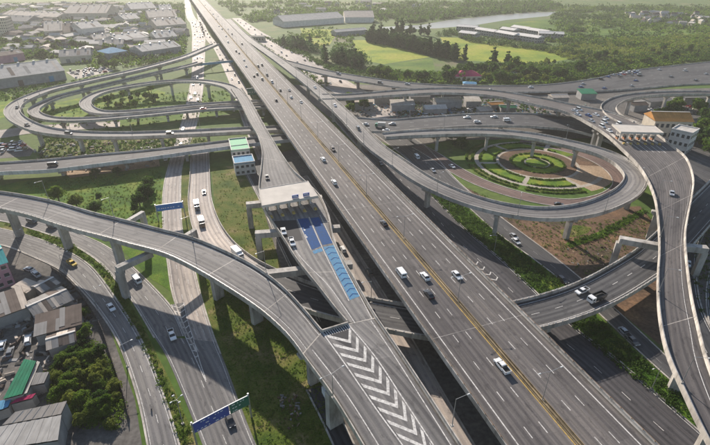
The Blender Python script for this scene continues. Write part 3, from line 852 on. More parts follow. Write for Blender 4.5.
# ---- O: ramp curling in from the right edge to the far plaza
O_ = center_road('curl', 'elevated_ramp', 'ramp curling in from the right edge to the far plaza', [(790, 96, 13, 9), (740, 94, 13, 9), (700, 93, 13, 9), (655, 94, 13.3, 9), (624, 98, 13.5, 9.5), (609, 106, 13.8, 9.5), (613, 115, 14, 9.5), (626, 122.5, 14.2, 9.5)], 'deck', 'asphalt', cat='ramp', step=3.0)
O_.parapet('LR', h=1.0); O_.piers(34, 20, O_.s[-1] - 12)

# ---- M + Q: far road and wide highway at the upper right
Mq = edge_road('far', 'elevated_road', 'far elevated road widening into the big junction at the right', [(284, 60, 282, 63.5, 12.5), (324, 70, 322, 74.5, 10), (364, 77, 362, 82, 8), (404, 82.5, 402, 88, 6), (450, 85.5, 450, 91, 4), (500, 86, 500, 92.5, 3), (545, 85, 548, 92, 2), (593, 79, 600, 91, 1.2), (631, 71, 645, 88, .8), (672, 66, 680, 85, .6), (720, 61, 725, 83, .6), (800, 54, 800, 79, .6)], 'deck', 'asphalt', cat='road', thick=1.5)
Mq.parapet('LR', h=.8); Mq.piers(34, 24, 330, wid=3)
for t in (.2, .4, .6, .8): Mq.dashes(t, 3, 12, .3, a0=Mq.s[-1] * .6)

# ---- left side loops
I1 = center_road('bigloop', 'elevated_ramp', 'outer flyover of the big left loop', [(216, 44, 13.8, 8), (202, 50, 13.5, 8.5), (182, 58, 13, 9), (142, 69, 12.5, 9), (84, 82, 12, 9), (50, 90, 11.5, 9.5), (24, 100, 11.2, 9.5), (13, 109, 11, 9.5), (15, 117, 11, 9.5), (30, 126, 11, 9.5), (50, 131.5, 11, 9.5), (80, 134.5, 11, 9), (120, 135.3, 10.6, 9), (160, 134.3, 10, 9), (202, 132.5, 9, 9), (252, 130, 8, 9), (300, 128, 7.5, 9)], 'deck', 'deck_pale', cat='ramp', step=3.0)
I1.parapet('LR', h=1.0); I1.line(1.0, .16).line(-1.0, .16)
for u, v in [(37, 147), (75, 156), (116, 153), (163, 152), (212, 148), (62, 108), (48, 112), (124, 88), (86, 98), (160, 78), (24, 118)]:
    g = P(u, v, 0)
    i = int(np.argmin(((I1.C[:, :2] - g[:2]) ** 2).sum(1)))
    I1.pier(I1.s[i], wid=2.2, cap=6)
I2 = center_road('midloop', 'elevated_ramp', 'lower inner road of the big left loop', [(200, 62.5, 9, 7), (186, 66.5, 8.5, 7.5), (142, 76.5, 8, 7.5), (90, 89, 7.5, 7.5), (56, 98, 7, 7.5), (36, 108, 6.8, 7.5), (36, 114.5, 6.6, 7.5), (54, 119.5, 6.6, 7.5), (90, 119.5, 6.5, 7.5), (142, 115.3, 6.3, 7.5), (202, 109.5, 6.2, 7.5), (240, 107.5, 6.2, 7.5), (300, 106, 6.2, 7.5)], 'deck', 'deck_pale', cat='ramp', step=3.0, thick=1.4)
I2.parapet('LR', h=.95); I2.piers(34, 20, wid=2, cap=5)
I3 = center_road('innerloop', 'elevated_ramp', 'small inner loop curling up to the toll ramp', [(240, 97, 13.6, 8.5), (234, 90.5, 13.4, 8.5), (224, 85.5, 13.2, 8.5), (200, 81.5, 12.5, 8.5), (165, 82, 11.5, 8), (130, 86.5, 10.5, 8), (102, 92.5, 9.5, 8), (87, 100.5, 8.5, 8), (88, 108, 7.8, 8), (104, 113, 7.2, 8), (142, 111.3, 6.8, 7), (200, 105.5, 6.4, 7), (238, 103, 6.3, 7), (290, 101, 6.3, 7)], 'deck', 'deck_pale', cat='ramp', step=3.0, thick=1.4)
I3.parapet('LR', h=1.0); I3.piers(34, 30, wid=2, cap=5)
Pr = edge_road('slip', 'elevated_road', 'low elevated slip road crossing the left side', [(-60, 168, -60, 179, 5.5), (0, 163.5, 0, 174, 5.5), (50, 160, 50, 171.5, 5.7), (100, 155, 100, 165.5, 5.9), (150, 150.5, 150, 159, 6), (200, 144.5, 200, 152, 6.2), (246, 139, 246, 146, 6.4), (290, 134, 290, 141, 6.5)], 'deck', 'asphalt', cat='road', thick=1.5)
Pr.parapet('L', h=.95); Pr.parapet('R', h=1.3, mat='pale_barrier'); Pr.dashes(.5, 3, 10, .2); Pr.piers(32, 26, wid=4.5)

# ---- roads on the ground
def grade(key, name, label, pts, mat='asphalt', lines=True, dash=(.5,), kerb=True, **kw):
    r = edge_road(key, name, label, pts, 'grade', mat, **kw)
    if kerb: r.kerb()
    if lines: r.line(.8, .18).line(-.8, .18)
    for t in dash: r.dashes(t, 3, 10, .18)
    return r
Z = .07
G1 = grade('straight', 'road', 'pale straight carriageway running up the left of the highway', [(185, -30, 188, -30, Z), (184.5, 0, 190, 0, Z), (191, 26, 203, 26, Z), (192, 48, 205, 48, Z), (192, 70, 204, 70, Z), (189, 90, 203, 90, Z), (182, 120, 198, 120, Z), (170, 160, 184, 160, Z), (163, 190, 181, 190, Z), (163, 232, 183, 232, Z), (167, 262, 193, 262, Z), (172, 294, 201, 294, Z), (184, 327, 211, 327, Z), (196, 352, 221, 354, Z)], 'concrete_road', dash=(.34, .67))
G3 = grade('mergeleft', 'road', 'merged dark carriageway under the big blue sign', [(153, 335, 216, 342, Z + .01), (168, 360, 226, 366, Z + .01), (193, 420, 248, 425, Z + .01), (208, 460, 264, 462, Z + .01), (230, 520, 288, 520, Z + .01)], 'deck_pale', dash=(.55,), kerb=False)
H2 = grade('leftinner', 'road', 'inner lower left road curving under the flyover', [(-60, 206, -60, 214.5, Z), (0, 212.5, 0, 221, Z), (40, 220, 40, 232, Z), (72, 231, 66, 242, Z), (101, 243, 92, 257, Z), (122, 257, 109, 273, Z), (150, 283, 131, 300, Z), (174, 310, 151, 333, Z), (186, 336, 154, 338, Z)], 'deck_pale', kerb=True)
H1 = grade('leftouter', 'road', 'outer lower left road with traffic', [(-60, 217, -60, 235, Z), (0, 228, 0, 245, Z), (40, 239, 30, 256, Z), (70, 252, 58, 269, Z), (94, 269, 74, 283, Z), (120, 304, 98, 311, Z), (142, 340, 118, 343, Z), (163, 392, 136, 394, Z), (180, 445, 147, 445, Z), (198, 520, 160, 520, Z)], 'deck_pale', dash=(.5,))
J1 = grade('frontage', 'road', 'frontage road hugging the right side of the highway', [(345, 115, 330, 116, Z), (402, 168, 380, 172, Z), (433, 196, 408, 203, Z), (466, 229, 436, 240, Z), (506, 263, 470, 274, Z), (545, 300, 508, 312, Z), (581, 332, 540, 346, Z), (614, 356, 570, 374, Z), (677, 411, 624, 428, Z), (735, 462, 680, 480, Z), (800, 520, 740, 540, Z)], 'asphalt_mid', dash=(.5,))
J2 = grade('outerfrontage', 'road', 'outer frontage carriageway beyond the planted median', [(390, 124, 366, 128, Z), (424, 145, 398, 152, Z), (458, 181, 428, 178, Z), (500, 216, 462, 202, Z), (556, 258, 496, 232, Z), (600, 295, 540, 264, Z), (660, 350, 584, 300, Z), (740, 428, 650, 362, Z), (800, 490, 720, 424, Z)], 'asphalt', dash=(.5,))
J3 = center_road('gardenroad', 'road', 'reddish paved lane skirting the round garden', [(418, 146, Z + .02, 9), (436, 156.5, Z + .02, 9), (456, 170, Z + .02, 9), (482, 183, Z + .02, 9), (515, 194, Z + .02, 9), (548, 201, Z + .02, 9), (580, 203, Z + .02, 9), (610, 196, Z + .02, 9), (622, 184, Z + .02, 9), (612, 169, Z + .02, 9), (588, 156, Z + .02, 9), (556, 147, Z + .02, 9), (520, 141, Z + .02, 9)], 'grade', 'red_paving', step=3.0)
J3.kerb(mat='barrier')
Sx = grade('strip', 'road', 'narrow sunlit lane between the toll ramp and the highway', [(307, 175, 298, 178, Z), (336, 217, 324, 220, Z), (360, 255, 344, 258, Z), (386, 296, 366, 300, Z), (412, 338, 388, 342, Z), (448, 400, 420, 404, Z), (490, 470, 456, 475, Z)], 'concrete_road', lines=False, dash=())
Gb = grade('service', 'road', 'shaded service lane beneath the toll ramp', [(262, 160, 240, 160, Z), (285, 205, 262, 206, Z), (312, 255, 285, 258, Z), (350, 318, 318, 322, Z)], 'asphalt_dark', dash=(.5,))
Un = grade('lowerlane', 'road', 'short lane below the merged ramp', [(322, 385, 306, 390, Z), (345, 425, 326, 430, Z), (372, 480, 350, 485, Z)], 'asphalt', lines=False, dash=())
R1 = grade('farfront', 'road', 'pale frontage road right of the far highway', [(240, 18, 232, 18, Z), (262, 32, 250, 34, Z), (284, 44, 270, 50, Z), (322, 66, 302, 72, Z), (360, 88, 336, 94, Z), (400, 112, 380, 122, Z)], 'concrete_road', dash=(.5,))
R2 = grade('nearleft', 'road', 'pale lane close to the left side of the far highway', [(199, 4, 195, 4, Z), (207, 30, 201, 30, Z), (222, 48, 214, 49, Z), (234, 68, 224, 70, Z), (247, 90, 233, 92, Z), (262, 120, 243, 123, Z), (280, 156, 258, 160, Z)], 'concrete_road', dash=(.5,))
Sl = grade('leftfar', 'road', 'pale road entering from the left edge', [(-60, 134, -60, 142, Z), (0, 130, 0, 138, Z), (24, 127, 26, 134, Z), (60, 124, 60, 131, Z), (120, 121, 120, 127, Z)], 'concrete_road', dash=())
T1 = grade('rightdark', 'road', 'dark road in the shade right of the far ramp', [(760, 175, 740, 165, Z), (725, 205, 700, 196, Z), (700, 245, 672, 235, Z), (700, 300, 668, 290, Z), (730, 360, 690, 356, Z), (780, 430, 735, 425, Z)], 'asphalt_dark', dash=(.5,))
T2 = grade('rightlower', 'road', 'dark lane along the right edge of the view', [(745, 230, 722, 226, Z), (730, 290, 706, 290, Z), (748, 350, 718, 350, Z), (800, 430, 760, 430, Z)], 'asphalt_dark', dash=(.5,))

# chevron gore where the two left carriageways merge, drawn on the ground
gl_ = spline([P(u, v, Z + .03) for u, v in [(168, 296), (177, 318), (187, 340), (197, 362), (206, 382)]], .5)
gr_ = spline([P(u, v, Z + .03) for u, v in [(182, 294), (187, 318), (193, 338), (200, 362), (206, 380)]], .5)
nn_ = 60
def rs_(q): return np.stack([np.interp(np.linspace(0, len(q) - 1, nn_), np.arange(len(q)), q[:, j]) for j in range(3)], 1)
gl_, gr_ = rs_(gl_), rs_(gr_)
polyline(G3.root, 'edge_line', gl_[7:], .22, 'white_paint', .02); polyline(G3.root, 'edge_line', gr_[7:], .22, 'white_paint', .02)
k0_ = 7; pa_ = np.stack([gl_, gr_], 1)[k0_:]; v_, f_ = loft(pa_)
uv_ = np.stack([np.stack([np.zeros(nn_), arclen(gl_)], 1), np.stack([np.full(nn_, 4.), arclen(gl_)], 1)], 1)[k0_:].reshape(-1, 2)
obj('gore_paving', v_, f_, ['deck_pale'], G3.root, uv=uv_)
for k in range(8, 48, 4):
    l, r = gl_[k], gr_[k]; t = gl_[k + 1] - gl_[k]; t /= np.linalg.norm(t); m = (l + r) / 2 + t * np.linalg.norm(r - l) * .4
    e = np.array([0, 0, .025]); w = t * .5
    obj('chevron', [l + e, m + e, m + w + e, l + w + e], [(0, 1, 2, 3)], 'white_paint', G3.root)
    obj('chevron', [m + e, r + e, r + w + e, m + w + e], [(0, 1, 2, 3)], 'white_paint', G3.root)

for k in range(4):                                        # painted arrows heads on the frontage road
    a = P(474 + 6.5 * k, 262 + 5.2 * k, Z + .03); t = mdir; n = np.array([-t[1], t[0], 0])
    m = a + t * 1.4; e = np.array([0, 0, .03])
    for sgn in (-1, 1):
        obj('chevron', [a + n * 1.6 * sgn + e, m + e, m + t * .6 + e, a + n * 1.6 * sgn + t * .6 + e], [(0, 1, 2, 3)], 'white_paint', J1.root)
# ------------------------------------------------------------------ things
rnd = random.Random(11)
def empty(name, loc=(0, 0, 0), rz=0.0):
    return put(name, None, None, loc, rz)
def in_poly(p, poly):
    x, y = p; c = False
    for i in range(len(poly)):
        (x1, y1), (x2, y2) = poly[i][:2], poly[i - 1][:2]
        if (y1 > y) != (y2 > y) and x < (x2 - x1) * (y - y1) / (y2 - y1) + x1: c = not c
    return c
def scatter(px, n, seed=0, gap=0.0):
    r = random.Random(seed)
    w = [P(u, v, 0) for u, v in px]
    xs, ys = [p[0] for p in w], [p[1] for p in w]
    out, k = [], 0
    while len(out) < n and k < n * 60:
        k += 1
        q = (r.uniform(min(xs), max(xs)), r.uniform(min(ys), max(ys)))
        if not in_poly(q, w): continue
        if gap and any((q[0] - o[0]) ** 2 + (q[1] - o[1]) ** 2 < gap * gap for o in out): continue
        out.append(q)
    return out

# ---- round garden inside the loop
gcn = P(537, 163, 0)
r_a = abs(P(563, 163, 0)[0] - P(511, 163, 0)[0]) / 2
def ring(name, r0, r1, z, mat, root=None, a0=0, a1=360, n=64, h=0.0):
    an = [R(a0 + (a1 - a0) * i / n) for i in range(n + 1)]
    inn = np.array([[gcn[0] + math.cos(a) * r0, gcn[1] + math.sin(a) * r0, z] for a in an])
    out = np.array([[gcn[0] + math.cos(a) * r1, gcn[1] + math.sin(a) * r1, z] for a in an])
    if h:
        up = np.array([0, 0, h])
        v, f = loft(np.stack([inn, inn + up, out + up, out], 1))
    else:
        v, f = loft(np.stack([inn, out], 1))
    return obj(name, v, f, mat, root)
gard = ring('garden', .01, r_a * 2.75, .05, 'grass')
tag(gard, 'round formal garden of ring paths and lawns inside the loop ramp', 'garden', kind='structure')
ring('lawn', .01, r_a * .42, .09, 'lawn', gard); ring('lawn_ring', r_a * .48, r_a * 1.02, .09, 'lawn', gard)
ring('path', r_a * .42, r_a * .48, .085, 'path', gard)
ring('path', r_a * 1.42, r_a * 1.54, .085, 'path', gard)
ring('path', r_a * 2.2, r_a * 2.36, .085, 'path', gard, 40, 325)
ring('soil_ring', r_a * 1.02, r_a * 1.42, .08, 'soil', gard)
ring('bare_bed', r_a * 1.54, r_a * 2.7, .075, 'pale_soil', gard, 292, 352, 24)
ring('bare_bed', r_a * 1.54, r_a * 2.7, .075, 'soil', gard, 352, 385, 16)
for a0, a1 in ((62, 118), (122, 178), (182, 238), (242, 288)):
    ring('lawn_ring', r_a * 1.57, r_a * 2.17, .09, 'lawn', gard, a0, a1, 16)
for a0, a1 in ((120, 178), (183, 238), (243, 288)):
    ring('lawn_ring', r_a * 2.42, r_a * 2.7, .09, 'dry_grass', gard, a0, a1, 16)
for a in (60, 120, 180, 240, 290):
    d = np.array([math.cos(R(a)), math.sin(R(a)), 0])
    ribbon(gard, 'path', gcn + d * r_a * 1.5, gcn + d * r_a * 2.3, 2.4, 'path', .098)

# ------------------------------------------------------------------ toll plazas
ZT = 14.5
def quad(parent, name, px, z, mat):
    return obj(name, [P(u, v, z) for u, v in px], [(0, 1, 2, 3)], mat, parent)
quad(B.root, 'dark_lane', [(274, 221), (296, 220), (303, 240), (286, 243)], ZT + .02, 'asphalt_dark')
quad(B.root, 'blue_lane', [(297.5, 219), (308, 218), (321, 246), (312, 250)], ZT + .02, 'blue_paint')
quad(B.root, 'blue_lane', [(310.5, 218), (319, 217), (333, 243), (322.5, 245)], ZT + .02, 'blue_paint')
quad(B.root, 'blue_strip', [(323, 247), (333.5, 245), (360, 296), (350, 300)], ZT + .02, 'pale_blue_paint')
quad(B.root, 'blue_strip', [(312.5, 251), (321.5, 248), (323, 251), (314, 254)], ZT + .02, 'pale_blue_paint')
def pxline(root, name, px, z, w, mat):
    return polyline(root, name, spline([P(u, v, z) for u, v in px], 3), w, mat, .026)
pxline(B.root, 'lane_line', [(291, 244), (304, 261), (327, 284), (342, 304), (355, 323)], ZT, .25, 'white_paint')
pxline(B.root, 'lane_line', [(309, 217), (322, 247), (334, 272), (349, 301)], ZT, .25, 'white_paint')
pxline(B.root, 'lane_line', [(320, 215), (334, 245), (346, 270), (361, 298), (372, 319)], ZT, .22, 'white_paint')
pxline(B.root, 'lane_line', [(297, 219), (311, 250)], ZT, .18, 'white_paint')
for i in range(10):
    t = (i + .5) / 10.0
    a = P(323 + 27 * t, 247 + 53 * t, ZT + .03); b = P(333.5 + 26.5 * t, 245 + 51 * t, ZT + .03)
    m = (a + b) / 2 + np.array([-.35, .94, 0]) * 1.1
    d = np.array([.35, -.94, 0]) * .5
    a, b = a * .85 + m * .15, b * .85 + m * .15
    obj('chevron', [a, m, m + d, a + d], [(0, 1, 2, 3)], 'blue_paint', B.root)
    obj('chevron', [m, b, b + d, m + d], [(0, 1, 2, 3)], 'blue_paint', B.root)
for u, v in ((281, 232), (304, 229), (306, 236)):          # direction arrows
    p = P(u, v, ZT + .03); t = np.array([.337, -.941, 0]); n = np.array([.941, .337, 0])
    obj('lane_arrow', [p - t * 1.2 - n * .15, p - t * 1.2 + n * .15, p + t * .5 + n * .15, p + t * .5 + n * .5, p + t * 1.5, p + t * .5 - n * .5, p + t * .5 - n * .15], [(0, 1, 2, 3, 4, 5, 6)], 'white_paint', B.root)

def toll(name, label, px, zc, zd, mat_fascia, nb, group, booth_mats, blue=False):
    """canopy slab over a row of booths; px: near-left, near-right, far-right, far-left roof corners"""
    q = [P(u, v, zc) for u, v in px]
    c = sum(q) / 4; root = empty(name, (c[0], c[1], zd))
    tag(root, label, 'canopy')
    loc = np.array([c[0], c[1], zd])
    top = [p - loc for p in q]; bot = [p - loc - np.array([0, 0, .9]) for p in q]
    obj('roof_slab', top + bot, [(0, 1, 2, 3), (7, 6, 5, 4), (0, 4, 5, 1), (1, 5, 6, 2), (2, 6, 7, 3), (3, 7, 4, 0)], 'canopy_white', root)
    up = np.array([0, 0, .16])
    ins = [p * .97 + np.array([0, 0, p[2] * .03]) for p in top]
    obj('roof_rim', [*top, *[p + up for p in top], *[p + up for p in ins], *ins], [(i, (i + 1) % 4, 4 + (i + 1) % 4, 4 + i) for i in range(4)] + [(4 + i, 4 + (i + 1) % 4, 8 + (i + 1) % 4, 8 + i) for i in range(4)] + [(8 + i, 8 + (i + 1) % 4, 12 + (i + 1) % 4, 12 + i) for i in range(4)], 'canopy_white', root)
    near = top[1] - top[0]; L_ = np.linalg.norm(near); ex = near / L_
    ey = (top[3] - top[0] + top[2] - top[1]) / 2; D_ = np.linalg.norm(ey); ey = ey / D_
    ang = math.atan2(ex[1], ex[0])
    hh = zc - zd - .9
    for i in range(nb):
        f = (i + .5) / nb
        b0 = top[0] + near * f; b0 = b0 + ey * D_ * .5; b0[2] = 0
        w = b0 + loc
        mb = MB(); mb.box(-.22, .22, -.3, .3, 0, hh + .01); mb.put('column', ['wall_white'], root, loc=b0 + ey * 2.4, rz=ang)
        mb = MB(); mb.box(-.22, .22, -.3, .3, 0, hh + .01); mb.put('column', ['wall_white'], root, loc=b0 - ey * 2.4, rz=ang)
        br = empty('toll_booth', w, ang)
        tag(br, group[0], 'toll booth', group[1])
        MB().box(-.9, .9, -9, 9, 0, .22).put('island', ['barrier'], br)
        MB().box(-.75, .75, -1.3, 1.3, .22, 1.2).put('booth_wall', [booth_mats[0]], br)
        MB().box(-.72, .72, -1.27, 1.27, 1.2, 2.2).put('window', ['window_glass'], br)
        MB().box(-.95, .95, -1.5, 1.5, 2.2, 2.42).put('booth_roof', [booth_mats[1]], br)
        MB().box(-.55, .55, -9.2, -7.6, .22, 1.0, tx=.12, ty=.2).put('crash_cushion', ['yellow_paint'], br)
        MB().box(-.1, .1, 2.2, 2.4, .22, 1.2).put('barrier_post', ['paint_red'], br)
    if blue:
        for f in (.60, .80):
            c0 = top[0] + near * f + np.array([0, 0, .5]) + ey * 1.6
            mb = MB(); mb.box(-1.3, 1.3, -.2, .2, -.35, 1.0); mb.put('sign_panel', ['sign_blue'], root, loc=c0, rz=ang)
            mb = MB()
            for r_ in range(2): mb.box(-1.0, 1.0 - .4 * r_, -.24, -.2, .1 + .4 * r_, .3 + .4 * r_)
            mb.put('sign_lettering', ['sign_white'], root, loc=c0, rz=ang)
    return root
toll('toll_canopy', 'pale flat toll canopy over the ramp beside the highway', [(262, 206), (318, 196), (308, 181), (259, 189)], ZT + 5.6, ZT, 'wall_white', 5, ('small toll booth under the near pale canopy', 'near toll booths'), ('wall_cream', 'roof_beige'), True)
toll('toll_canopy', 'white toll canopy on the far ramp by the orange hall', [(621, 132), (664, 133), (655, 126), (612, 124)], ZT + 6.2, ZT, 'wall_white', 6, ('toll booth under the far white canopy', 'far toll booths'), ('wood_orange', 'roof_white'))
# dashed lane dividers in front of the far plaza
for k in range(6):
    a = P(632 + 6.0 * k, 144 + .4 * k, 14.7); b = P(642 + 6.0 * k, 151.5 + .4 * k, 14.8)
    ribbon(N.root, 'lane_line', a, b, .3, 'white_paint', .05)

# ------------------------------------------------------------------ buildings
def bld(name, label, A, Bq, depth, h, roof, wall, rmat, cat='building', group=None, win=None, over=.5, rise=None, panels=0, zb=0.0):
    """A, Bq: photograph points of the two near bottom corners; rises h metres"""
    a, b = P(*A, zb), P(*Bq, zb)
    w = np.linalg.norm((b - a)[:2]); ang = math.atan2(b[1] - a[1], b[0] - a[0])
    root = empty(name, (a + b) / 2, ang)
    tag(root, label, cat, group)
    MB().box(-w / 2, w / 2, 0, depth, -.2, h).put('wall', [wall], root)
    x0, x1, y0, y1 = -w / 2 - over, w / 2 + over, -over, depth + over
    rise = rise or depth * .16
    if roof == 'gable':
        mb = MB()
        mb.add([(x0, y0, h), (x1, y0, h), (x1, y1, h), (x0, y1, h), (x0, depth / 2, h + rise), (x1, depth / 2, h + rise)], [(0, 1, 5, 4), (3, 4, 5, 2), (0, 4, 3), (1, 2, 5), (0, 3, 2, 1)])
        rf = mb.put('roof', [rmat], root, loc=(0, 0, .02))
        MB().box(x0, x1, depth / 2 - .35, depth / 2 + .35, h + rise - .12, h + rise + .1).put('ridge_cap', ['wall_white'], rf)
    elif roof == 'gable_y':
        mb = MB(); xm = 0
        mb.add([(x0, y0, h), (x1, y0, h), (x1, y1, h), (x0, y1, h), (xm, y0, h + rise), (xm, y1, h + rise)], [(0, 4, 5, 3), (1, 2, 5, 4), (0, 1, 4), (3, 5, 2), (0, 3, 2, 1)])
        rf = mb.put('roof', [rmat], root, loc=(0, 0, .02))
    elif roof == 'shed':
        mb = MB()
        mb.add([(x0, y0, h), (x1, y0, h), (x1, y1, h + rise), (x0, y1, h + rise), (x0, y0, h + .25), (x1, y0, h + .25), (x1, y1, h + rise + .25), (x0, y1, h + rise + .25)], [(3, 2, 1, 0), (4, 5, 6, 7), (0, 1, 5, 4), (1, 2, 6, 5), (2, 3, 7, 6), (3, 0, 4, 7)])
        rf = mb.put('roof', [rmat], root, loc=(0, 0, .02))
    elif roof == 'hip':
        k = min(depth, w) * .45
        mb = MB()
        mb.add([(x0, y0, h), (x1, y0, h), (x1, y1, h), (x0, y1, h), (x0 + k, depth / 2, h + rise), (x1 - k, depth / 2, h + rise)], [(0, 1, 5, 4), (1, 2, 5), (2, 3, 4, 5), (3, 0, 4), (0, 3, 2, 1)])
        rf = mb.put('roof', [rmat], root, loc=(0, 0, .02))
    else:
        mb = MB(); mb.box(x0 + over - .15, x1 - over + .15, y0 + over - .15, y1 - over + .15, h + .003, h + .35)
        rf = mb.put('roof', [rmat], root)
        mb = MB()
        for q in ((-w / 2 - .15, w / 2 + .15, -.15, .25), (-w / 2 - .15, w / 2 + .15, depth - .25, depth + .15), (-w / 2 - .15, -w / 2 + .25, .25, depth - .25), (w / 2 - .25, w / 2 + .15, .25, depth - .25)):
            mb.box(*q, h + .36, h + .95)
        mb.put('roof_parapet', [wall], rf)
    if panels:
        slopes = {'gable': [(y0, h, depth / 2, h + rise), (depth / 2, h + rise, y1, h)], 'shed': [(y0, h + .25, y1, h + rise + .25)]}[roof]
        for (ya, za, yb, zb_) in slopes:
            x = x0
            while x < x1 - .3:
                xe = min(x1, x + rnd.uniform(.9, 2.1)); lift = rnd.uniform(.06, .12)
                f0 = rnd.choice([0, 0, 0, .12]); f1 = rnd.choice([1, 1, .9, .55])
                q = lambda f: (ya + (yb - ya) * f, za + (zb_ - za) * f + lift)
                mt = rnd.choice([rmat, rmat, rmat, 'roof_brown', 'roof_grey', 'roof_beige'])
                obj('roof_sheet', [(x, *q(f0)), (xe - .04, *q(f0)), (xe - .04, *q(f1)), (x, *q(f1))], [(0, 1, 2, 3)], mt, rf)
                x = xe
    if win:
        nf, nw = win
        for s_, (ln, ax) in enumerate(((w, 0), (depth, 1))):
            cnt = nw if s_ == 0 else max(2, int(nw * depth / w))
            for fl in range(nf):
                zc = h * (fl + .3) / nf
                for k in range(cnt):
                    c = -ln / 2 + ln * (k + .5) / cnt
                    ww, wh = ln / cnt * .55, h / nf * .42
                    mb = MB()
                    if s_ == 0:
                        mb.box(c - ww / 2, c + ww / 2, -.06, .05, zc, zc + wh)
                        fr = mb.put('window', ['window_glass'], root)
                        MB().box(c - ww / 2 - .1, c + ww / 2 + .1, -.2, .05, zc - .16, zc - .02).put('sill', ['wall_white'], fr)
                    else:
                        xs = w / 2
                        mb.box(xs - .05, xs + .06, depth / 2 + c - ww / 2, depth / 2 + c + ww / 2, zc, zc + wh)
                        mb.put('window', ['window_glass'], root)
    return root
GI = 'warehouses and sheds of the upper left district'
W_ = [
 ('big white warehouse with a ridge at the left edge', (-28, 93), (67, 79.5), 46, 8.5, 'gable', 'wall_grey', 'roof_white'),
 ('pale gabled shed behind the big left warehouse', (61, 63.5), (92, 61.5), 30, 7, 'gable', 'wall_cream', 'roof_grey'),
 ('beige roofed factory hall left of the white cube building', (46, 38), (64, 37), 60, 9, 'gable', 'wall_cream', 'roof_beige'),
 ('brownish hall beside the beige roofed factory', (65, 38), (83, 37), 55, 8, 'gable', 'wall_cream', 'roof_brown'),
 ('white cube like factory building among trees', (84, 38.5), (106, 36), 40, 13, 'gable', 'wall_white', 'roof_white'),
 ('long pale shed behind the blue roofed building', (95, 44), (118, 42), 26, 6, 'gable', 'wall_cream', 'roof_beige'),
 ('grey low hall beside the long pale shed', (100, 50), (124, 49), 26, 6, 'gable', 'wall_grey', 'roof_grey'),
 ('cream factory hall with green wall', (122, 47.5), (150, 42.5), 34, 8, 'gable', 'wall_green', 'roof_white'),
 ('blue roofed building among the trees', (110, 60), (129, 57), 26, 7, 'hip', 'wall_grey', 'roof_blue'),
 ('long bright white roofed shed by the straight road', (144, 59), (182, 53), 30, 8, 'gable', 'wall_grey', 'roof_white'),
 ('white shed second back along the straight road', (157, 43.5), (178, 41.5), 34, 7, 'gable', 'wall_grey', 'roof_white'),
 ('wide cream shed third back along the straight road', (158, 31.5), (187, 29), 46, 8, 'gable', 'wall_cream', 'roof_beige'),
 ('pale low shed fourth back along the straight road', (150, 22.5), (178, 21), 60, 8, 'gable', 'wall_cream', 'roof_beige'),
 ('white roof far back at the top of the straight road', (132, 13.5), (157, 12), 60, 8, 'gable', 'wall_cream', 'roof_white'),
 ('small white shed far back near the straight road', (161, 14.5), (173, 14), 50, 8, 'gable', 'wall_cream', 'roof_white'),
 ('very long pale factory roof at the far left', (0, 26), (28, 26.5), 40, 8, 'gable', 'wall_cream', 'roof_grey'),
 ('slender pale roof running across the far left', (4, 19), (58, 22), 34, 8, 'gable', 'wall_cream', 'roof_beige'),
 ('broad domed pale roof in the far left middle', (66, 20.5), (108, 20), 70, 12, 'gable', 'wall_cream', 'roof_beige'),
 ('brown roofed row house at the left edge', (-14, 66.5), (26, 60), 18, 8, 'gable', 'wall_pink', 'roof_brown'),
 ('white box by the highway far up', (126, 24.5), (141, 23), 40, 8, 'gable', 'wall_cream', 'roof_white'),
]
def roof_kit(root, w, d, h, rise, n):
    """vents on the ridge, dull skylight sheets and patches on the near slope"""
    rf = [c for c in root.children if c.name.startswith('roof')][0]
    for k in range(n):
        x = -w / 2 + w * (k + .5) / n + rnd.uniform(-1, 1)
        MB().box(x - .9, x + .9, d / 2 - .9, d / 2 + .9, h + rise - .2, h + rise + .9, ty=.25).put('roof_vent', ['metal_grey'], rf)
        if rnd.random() < .8:
            f0, f1 = .1, rnd.uniform(.6, .9)
            x0, x1 = x + 1.5, x + rnd.uniform(2.5, 5)
            if x1 > w / 2 - .5: continue
            z = lambda f: h + rise * (f * d / 2 + .5) / (d / 2 + .5) + .06
            obj('roof_sheet', [(x0, f0 * d / 2, z(f0)), (x1, f0 * d / 2, z(f0)), (x1, f1 * d / 2, z(f1)), (x0, f1 * d / 2, z(f1))], [(0, 1, 2, 3)], rnd.choice(['roof_brown', 'roof_grey', 'roof_white', 'roof_beige']), rf)
    for k in range(max(2, n // 2)):
        x = -w / 2 + w * (k + .5) / max(2, n // 2)
        MB().box(x - 2, x + 2, -.08, .06, 0, h * .6).put('door', [rnd.choice(['roof_grey', 'roof_blue', 'wall_grey', 'roof_brown'])], root)
for lab, a, b, d, h, rf, wl, rm in W_:
    o_ = bld('warehouse', lab, a, b, d, h, rf, wl, rm, 'warehouse', GI)
    if rf == 'gable':
        w_ = np.linalg.norm((P(*b) - P(*a))[:2]); roof_kit(o_, w_, d, h, d * .16, int(max(3, min(9, w_ / 11))))
bld('apartment_block', 'stepped pale apartment block at the upper left edge', (-2, 38.5), (11, 38), 28, 26, 'flat', 'wall_cream', 'roof_beige', win=(7, 6))
bld('warehouse', 'very long pale factory roof behind the poplars', (284, 27.5), (344, 23), 46, 9, 'gable', 'wall_white', 'roof_white', 'warehouse')
bld('warehouse', 'paler right wing of the long factory behind the poplars', (345, 22.8), (374, 22.5), 50, 9, 'gable', 'wall_white', 'roof_beige', 'warehouse')
bld('warehouse', 'low white shed beside the yellow field', (336, 36.5), (367, 34), 16, 6, 'gable', 'wall_grey', 'roof_white', 'warehouse')
hs = [(474, 34, 493, 37), (494, 37, 513, 40.5), (514, 40, 537, 43.5), (499, 33.5, 513, 35.5), (510, 31.5, 526, 34), (526, 34.5, 545, 37.5), (538, 38.5, 563, 39.5), (458, 37.5, 474, 39.5), (456, 31, 476, 32.5)]
